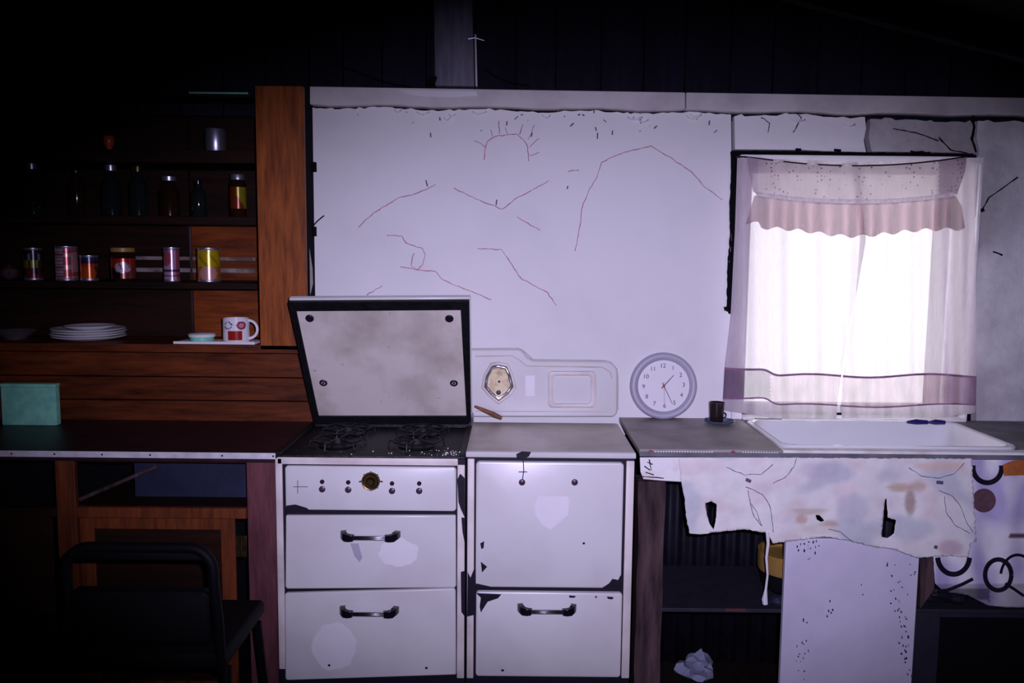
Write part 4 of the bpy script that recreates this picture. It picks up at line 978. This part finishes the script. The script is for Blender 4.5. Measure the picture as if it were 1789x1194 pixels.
# small grey thing on shelf
def lump(name, label, cat, c, sx, sy, sz, mat, seed, amp=.25, sub=3, fr=2.2):
    bm = bmesh.new(); bmesh.ops.create_icosphere(bm, subdivisions=sub, radius=1)
    g_ = G(); vs = []
    for v in bm.verts:
        d = v.co.copy(); k = 1 + amp * noise.noise(d * fr + Vector((seed, 0, 0))) + amp * .5 * abs(noise.noise(d * fr * 2.3 + Vector((0, seed, 0))))
        z = d.z * k; z = max(z, -.8); vs.append((c[0] + d.x * k * sx, c[1] + d.y * k * sy, c[2] + (z + .8) * sz))
    g_.add(vs, [tuple(x.index for x in f.verts) for f in bm.faces]); bm.free()
    return g_.build(name, mat, label=label, cat=cat, angle=25)
p = P(1356, 1062, -.38); lump('rag', 'small dim blue-grey rag on the low shelf beside the hanging string', 'rag', (p.x + .005, -.392, shz + .0008), .030, .018, .018, 'greysheet', 3)
p = P(1222, 1190, -.10); g_c = (p.x, -.12, .001)
lump('crumpled_paper', 'crumpled pale paper on the floor under the sink', 'paper', (P(1213, 1180, -.12).x, -.12, .001), .052, .045, .044, 'paper', 11, .8, 3, 2.0)
# string
st = [(1341, 930), (1342, 950), (1339, 975), (1341, 1005), (1338, 1030), (1336, 1048)]
G().tube([P(x_, y_, YS2 - .012) for x_, y_ in st] + [P(1337, 1056, YS2 - .012)], [.006, .0045, .004, .0032, .0038, .009, .008], 8).build('hanging_strip', 'white_bead', label='thin white strip of cloth hanging below the torn cloth', cat='string')
# white panel
pp = [(1371, 843), (1606, 845), (1605, 1240), (1369, 1240)]
pz = P(1372, 941, -.455).z
x0, x1 = P(1371, 1000, -.455).x, P(1605, 1000, -.455).x
WP = thing('loose_board', 'tall white board with peeling paint standing under the sink', 'board', ((x0 + x1) / 2, -.44, 0))
G().box((x0, -.455, 0), (x1, -.435, pz)).build('board_face', 'peelpanel', WP, bev=.003)
g_ = G(); rnd = random.Random(12)
for i in range(92):
    if i < 18: x_, y_ = rnd.gauss(1400, 6), rnd.uniform(1080, 1194)
    elif i < 62: y_ = rnd.uniform(980, 1194); x_ = 1578 + rnd.gauss(0, 7) + (y_ - 1100) * .12; x_ = min(x_, 1602)
    elif i < 80: x_, y_ = rnd.gauss(1408, 14), rnd.gauss(958, 9)
    else: x_, y_ = rnd.choice(((1507, 1030), (1548, 1032), (1596, 1000), (1450, 1060))); x_ += rnd.gauss(0, 4); y_ += rnd.gauss(0, 10)
    g_.prism(blob(x_, y_, rnd.uniform(.6, 1.7), rnd.uniform(.8, 2.8), i, 7, .4), -.4562, -.4548)
g_.build('paint_chip', 'purplechip', WP, kind='stuff', label='dark chips in the paint', smooth=False)
# cloth pinned along the counter front
def ay(x, y): return YS2 - .009 - .004 * math.sin(x * .045 + y * .004) * min(1, (y - 795) / 60) - .003 * nz(x * .02, y * .02)
ap = [(1186, 801), (1300, 800), (1500, 801), (1698, 802), (1700, 850), (1703, 900), (1706, 945), (1696, 950), (1692, 974), (1660, 971), (1604, 975), (1560, 960), (1525, 955), (1480, 944), (1440, 938), (1410, 942), (1376, 946), (1350, 950), (1342, 932), (1320, 928), (1300, 925), (1276, 928), (1252, 930), (1225, 934), (1204, 932), (1199, 905), (1196, 870), (1190, 840)]
hl = [[(1232, 880), (1243, 876), (1252, 882), (1251, 905), (1247, 926), (1240, 916), (1235, 900)], [(1546, 872), (1549, 872), (1551, 905), (1565, 909), (1562, 932), (1550, 941), (1540, 938), (1543, 905)], [(1425, 900), (1432, 901), (1440, 910), (1434, 912), (1427, 908)]]
def acol(x, y):
    b = Vector(A(196, 186, 214)); n1 = nz(x * .02, y * .03); 
    if n1 > 0: b = b.lerp(Vector(A(188, 172, 204)), min(1, n1 * 3))
    n2 = nz(x * .013, y * .02, 1, 7)
    if n2 > .08: b = b.lerp(Vector(A(166, 162, 198)), min(1, (n2 - .08) * 4))
    for cx, cy, rx, ry, c_, k in ((1590, 878, 9, 22, (122, 92, 94), .7), (1572, 852, 22, 6, (150, 120, 110), .7), (1415, 893, 30, 5, (150, 132, 134), .6), (1400, 908, 10, 8, (160, 110, 100), .6), (1408, 955, 26, 10, (146, 124, 122), .8), (1604, 850, 14, 8, (150, 125, 120), .6), (1448, 915, 18, 4, (140, 116, 112), .6), (1490, 890, 26, 26, (150, 150, 190), .55), (1430, 822, 34, 14, (160, 146, 186), .5), (1640, 815, 40, 8, (184, 150, 156), .6), (1660, 958, 22, 12, (160, 124, 160), .6), (1430, 925, 30, 8, (170, 156, 168), .5)):
        d = ((x - cx) / rx) ** 2 + ((y - cy) / ry) ** 2
        if d < 1.6: b = b.lerp(Vector(A(*c_)), k * max(0, min(1, 1.6 - d)))
    return tuple(b)
AC = thing('torn_cloth', 'torn stained pale cloth with faint leaf outlines pinned under the sink edge', 'cloth', P(1445, 975, YS2 - .01))
sheet(ap, ay, 5, hl, acol, .9).build('cloth_piece', 'clothfix', AC, solid=.0008)
leaf1 = [(1303, 851), (1332, 864), (1345, 885), (1349, 910), (1351, 930)]; leaf2 = [(1307, 856), (1311, 882), (1318, 905), (1332, 920)]; leaf3 = [(1312, 880), (1322, 895), (1330, 918)]
g_ = G()
for l in (leaf1, leaf2, leaf3, [(1270, 817), (1300, 830), (1330, 829), (1350, 812)], [(1350, 845), (1372, 835), (1388, 815), (1392, 800)], [(1303, 838), (1312, 842)],
          [(1640, 857), (1665, 868), (1678, 885), (1690, 915), (1700, 930)], [(1650, 868), (1653, 895), (1668, 918), (1695, 932)], [(1588, 818), (1610, 832), (1640, 836), (1668, 828), (1684, 810)], [(1636, 843), (1648, 844)], [(1448, 925), (1468, 930), (1486, 945)]):
    stroke(g_, l, 1.3, lambda x, y: ay(x, y), .0022, .6)
g_.build('leaf_outline', 'pencil', AC, smooth=False, kind='stuff', label='grey leaf outlines printed on the cloth')
g_ = G()
for l in ([(1303, 838), (1312, 842)], [(1636, 843), (1648, 844)], [(1632, 956), (1638, 957)]): g_ = G(); stroke(g_, l, 6, ay, .002); g_.build('leaf_dot', 'pencil', AC, smooth=False)

# patterned curtain at the right
def py_(x, y): return -.473 - .004 * math.sin(x * .09) - .002 * nz(x * .03, y * .02)
def pcol(x, y):
    b = Vector(A(168, 154, 182, .6)).lerp(Vector(A(120, 110, 160, .6)), min(1, max(0, .5 + nz(x * .03, y * .012) * 2.0)))
    def ring(cx, cy, r, w, a0=None):
        d = math.hypot(x - cx, y - cy); return abs(d - r) < w and (a0 is None or y > cy + a0)
    K = Vector((.006, .006, .012))
    if 1762 < x and abs(y - 937) < 5: return S(110, 80, 96)
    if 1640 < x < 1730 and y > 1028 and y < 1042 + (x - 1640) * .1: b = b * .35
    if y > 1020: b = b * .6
    return tuple(b)
PCL = thing('patterned_cloth', 'grey-mauve cloth with dark rings and a brown disc hanging at the right', 'cloth', P(1760, 1060, -.473))
pc_ = [(1616, 801), (1760, 801), (2000, 801), (2000, 1062), (1760, 1062), (1725, 1058), (1690, 1040), (1648, 1034), (1634, 1020), (1630, 960)]
sheet(pc_, py_, 4, col=pcol, jit=.4).build('cloth_piece', 'clothfix', PCL, solid=.0008)
for pts, wd, lb in ((arc(1725, 818, 25, 26, -10, 190), 9, 'dark half ring below the sink edge'), (arc(1666, 972, 28, 32, 5, 175), 9, 'dark half ring beside the torn cloth'), (arc(1744, 1005, 23, 27, 0, 360, 28), 8, 'full dark ring'), (arc(1778, 1010, 30, 40, 190, 330), 5, 'thin dark arc'), ([(1700, 1012), (1680, 1022), (1655, 1032), (1640, 1034)], 6, 'slanting dark stroke'), ([(1756, 1020), (1772, 1030), (1789, 1042)], 5, 'dark tail of the ring')):
    g_ = G(); stroke(g_, pts, wd, py_, .0022); g_.build('printed_ring', 'chip', PCL, smooth=False, label=lb)
def flat_on(poly, nm, m, lb):
    g_ = sheet(poly, lambda x, y: py_(x, y) - .0022, 5); g_.build(nm, m, PCL, smooth=False, label=lb)
flat_on(arc(1719, 875, 21, 21, 0, 345, 20), 'printed_disc', 'brownprint', 'brown disc printed on the cloth')
flat_on([(1752, 812), (1770, 805), (1815, 803), (1815, 830), (1754, 832)], 'printed_block', 'orangeprint', 'orange-brown block printed on the cloth')
G().prism([(1608, 945), (1633, 945), (1632, 1030), (1608, 1064)], -.45, -.41).build('short_post', 'woodg', label='short brown post beside the white panel, behind the cloths', cat='post')
sb = ext(1608, 1066, 1789, 1073, -.43)
G().box((x1 + .004, -.43, sb[1]), (2.5, -.06, sb[3])).build('low_shelf', 'greyboard', label='low shelf at the right under the patterned cloth', cat='shelf', bev=.002)
p = P(1668, 1060, -.42); lump('black_bag', 'crumpled black plastic bag on the right low shelf', 'bag', (p.x, -.36, sb[3] + .0008), .105, .045, .035, 'bag', 5, .3, 4)
# dark box under the right shelf
a = ext(1608, 1076, 1860, 1200, -.42)
BX = thing('dark_crate', 'black open-fronted crate with a grey frame under the right shelf', 'crate', ((a[0] + a[2]) / 2, -.25, 0))
zt = sb[1] - .004; fx = P(1642, 1100, -.42).x
G().box((x1 + .006, -.42, 0), (fx, -.40, zt)).build('front_stile', 'greyboard', BX, bev=.002)
G().box((fx, -.42, zt - .012), (a[2], -.40, zt)).build('front_rail', 'greyboard', BX); G().box((fx, -.40, 0), (a[2], -.39, zt - .013)).build('opening_shade', 'dark', BX, label='black slab standing for the shaded opening')  # black slab closes the front in place of the opening's shade
G().box((x1 + .006, -.399, 0), (x1 + .02, -.08, zt)).build('side', 'dark', BX); G().box((a[2] - .014, -.389, 0), (a[2], -.08, zt)).build('side', 'dark', BX)

# ================================================================== COUNTER OBJECTS RIGHT
# clock leaning on wall
p = P(1161, 672, -.04); R_ = 59.5 * 2.955 / F
ck = thing('wall_clock', 'round silver-rimmed clock leaning against the wall on the drainboard', 'clock', (p.x, -.04, CZ))
cz = CZ + R_ + .0008
def tilt(o): return o
c0 = (p.x, -.034, cz)
G().lathe([(R_ * .9, -.020), (R_, -.012), (R_, .0), (R_ * .985, .006), (R_ * .95, .010), (R_ * .90, .012), (R_ * .85, .010), (R_ * .80, .005), (R_ * .765, -.002), (.001, -.002)], c0, 72, 'y').build('rim', 'clockrim', ck, angle=50)
FA = G().lathe([(R_ * .768, -.0015), (R_ * .768, .0005), (.001, .0005)], c0, 64, 'y').build('clock_face', 'clockface', ck)
def text_mesh(s, size, x, y, z, par, mat, nm):
    cu = bpy.data.curves.new('t', 'FONT'); cu.body = s; cu.size = size; cu.align_x = 'CENTER'; cu.align_y = 'CENTER'; cu.extrude = .0004
    ob = bpy.data.objects.new('t', cu); COL.objects.link(ob); bpy.context.view_layer.update()
    me = bpy.data.meshes.new_from_object(ob.evaluated_get(bpy.context.evaluated_depsgraph_get())); bpy.data.objects.remove(ob)
    g_ = G(); g_.add([(x + v.co.x, y - v.co.z, z + v.co.y) for v in me.vertices], [tuple(pp_.vertices) for pp_ in me.polygons])
    return g_.build(nm, mat, par, smooth=False)
rot = math.radians(3)
for h_ in range(1, 13):
    an = PI / 2 - h_ / 12 * 2 * PI + rot; rr_ = R_ * .60
    text_mesh(str(h_), .021, c0[0] + rr_ * math.cos(an), c0[1] - .0012, c0[2] + rr_ * math.sin(an), FA, 'ink', 'numeral')
def hand(an, L, w_, y, m, nm):
    d = Vector((math.sin(an), 0, math.cos(an))); n_ = Vector((d.z, 0, -d.x)); o_ = Vector((c0[0], y, c0[2]))
    pts = [o_ - d * .012 - n_ * w_, o_ - d * .012 + n_ * w_, o_ + d * L + n_ * w_ * .6, o_ + d * L - n_ * w_ * .6]
    g_ = G(); g_.loops([[q_ + Vector((0, .0004, 0)) for q_ in pts], [q_ - Vector((0, .0006, 0)) for q_ in pts]]); g_.build(nm, m, ck, smooth=False)
hand(math.radians(42), .052, .0017, c0[1] - .004, 'ink', 'hour_hand'); hand(math.radians(154), .070, .0013, c0[1] - .0055, 'ink', 'minute_hand'); hand(math.radians(178), .066, .0006, c0[1] - .007, 'red', 'second_hand')
G().lathe([(.004, 0), (.004, .009), (.001, .010)], c0, 16, 'y').build('hub', 'red', ck)
ck.rotation_euler = (math.radians(-5), 0, 0)
# dish with dark cup
p = PZ(1256, 741, CZ); Yd = p.y
rd = 27 * (Yd + 3) / F
G().lathe([(rd * .55, 0), (rd * .6, .001), (rd * .95, .008), (rd, .013), (rd * .97, .014), (rd * .6, .005), (0, .004)], (p.x, Yd, CZ + .0006), 40).build('glass_dish', 'dish', label='small blue glass dish on the drainboard', cat='dish')
rc = 13.5 * (Yd + 3) / F; tc = P(1252, 703, Yd).z - (CZ + .006)
CU = thing('dark_cup', 'small dark cup standing in the blue glass dish', 'cup', (P(1252, 720, Yd).x, Yd, CZ + .006))
cx_ = P(1252, 720, Yd).x
G().lathe([(rc * .85, 0), (rc * .88, .002), (rc, tc), (rc * .92, tc), (rc * .8, .006), (0, .006)], (cx_, Yd, CZ + .0062), 32).build('body', 'darkcup', CU)
G().tube([(cx_ + rc * .93 + .009 * math.sin(t_), Yd, CZ + .006 + tc * .35 + .009 * math.cos(t_)) for t_ in [PI * k / 8 for k in range(9)]], .0022, 8).build('handle', 'darkcup', CU)
# blue plastic and wedge behind the sink
for i, (x0_, x1_, lb) in enumerate(((1586, 1622, 'dark blue plastic strip lying behind the sink'), (1624, 1652, 'short dark blue plastic end behind the sink, right of the longer one'))):
    a_, b_ = P(x0_, 731, -.10), P(x1_, 732, -.10); zc = CZ + .015
    G().tube([(a_.x, -.095, CZ + .0105), (a_.x * .6 + b_.x * .4, -.098, CZ + .0125), (b_.x, -.095, CZ + .0105)], [.004, .0095, .007], 10).build('blue_peg', 'blue', label=lb, cat='plastic')
a_ = P(1308, 727, -.12)
g_ = G(); q0 = [(1306, 725), (1340, 731), (1372, 735), (1320, 734)]
pts = [PZ(x_, y_, CZ + .001) for x_, y_ in ((1306, 728), (1330, 729), (1366, 735), (1322, 735))]
g_.loops([[v for v in pts], [v + Vector((0, 0, .006)) for v in pts]]); g_.build('black_wedge', 'bag', label='flat black scrap by the left curtain hem', cat='scrap')

# ================================================================== CHAIR
YC_ = -.95
CH = thing('tubular_chair', 'black chair with a rounded back, very dark in front of the cabinet', 'chair', (P(245, 1100, YC_).x, -.75, 0))
cxl, cxr = P(116, 1150, YC_).x, P(384, 1150, YC_).x
pts = []
zt_c = P(245, 957, YC_).z; zl = .46
k = .06
pts = [(cxl + .008, YC_ + .03, .42), (cxl + .004, YC_ + .01, zt_c - .20), (cxl + .010, YC_, zt_c - .085)]
for t_ in range(0, 7): an = PI - t_ / 6 * PI / 2; pts.append((cxl + .01 + k + k * math.cos(an), YC_, zt_c - k + k * math.sin(an)))
for t_ in range(0, 7): an = PI / 2 - t_ / 6 * PI / 2; pts.append((cxr - .01 - k + k * math.cos(an), YC_, zt_c - k + k * math.sin(an)))
pts += [(cxr - .010, YC_, zt_c - .085), (cxr - .004, YC_ + .01, zt_c - .20), (cxr - .008, YC_ + .03, .42)]
G().tube(pts, .0135, 12).build('back_frame', 'chairblack', CH)
zp0, zp1 = P(245, 978, YC_).z, P(245, 958, YC_).z
G().rr(cxl + .03, zp0, cxr - .03, zp1 + .004, YC_ - .008, YC_ + .012, .006, .004).build('top_rail', 'chairblack', CH)
G().rr(cxl + .018, .50, cxr - .018, P(245, 1030, YC_).z, YC_ - .012, YC_ + .018, .02, .008).build('backrest', 'chairblack', CH)
G().rr(cxl - .01, .425, cxr + .01, .47, YC_ + .015, YC_ + .35, .015, .008).build('seat', 'chairblack', CH)
for sx, xx in ((-1, cxl), (1, cxr)):
    G().tube([(xx, YC_ + .05, .42), (xx + sx * .02, YC_ - .05, .0)], .0125, 10).build('leg', 'chairblack', CH)
    G().tube([(xx, YC_ + .31, .42), (xx + sx * .02, YC_ + .36, .0)], .0125, 10).build('leg', 'chairblack', CH)
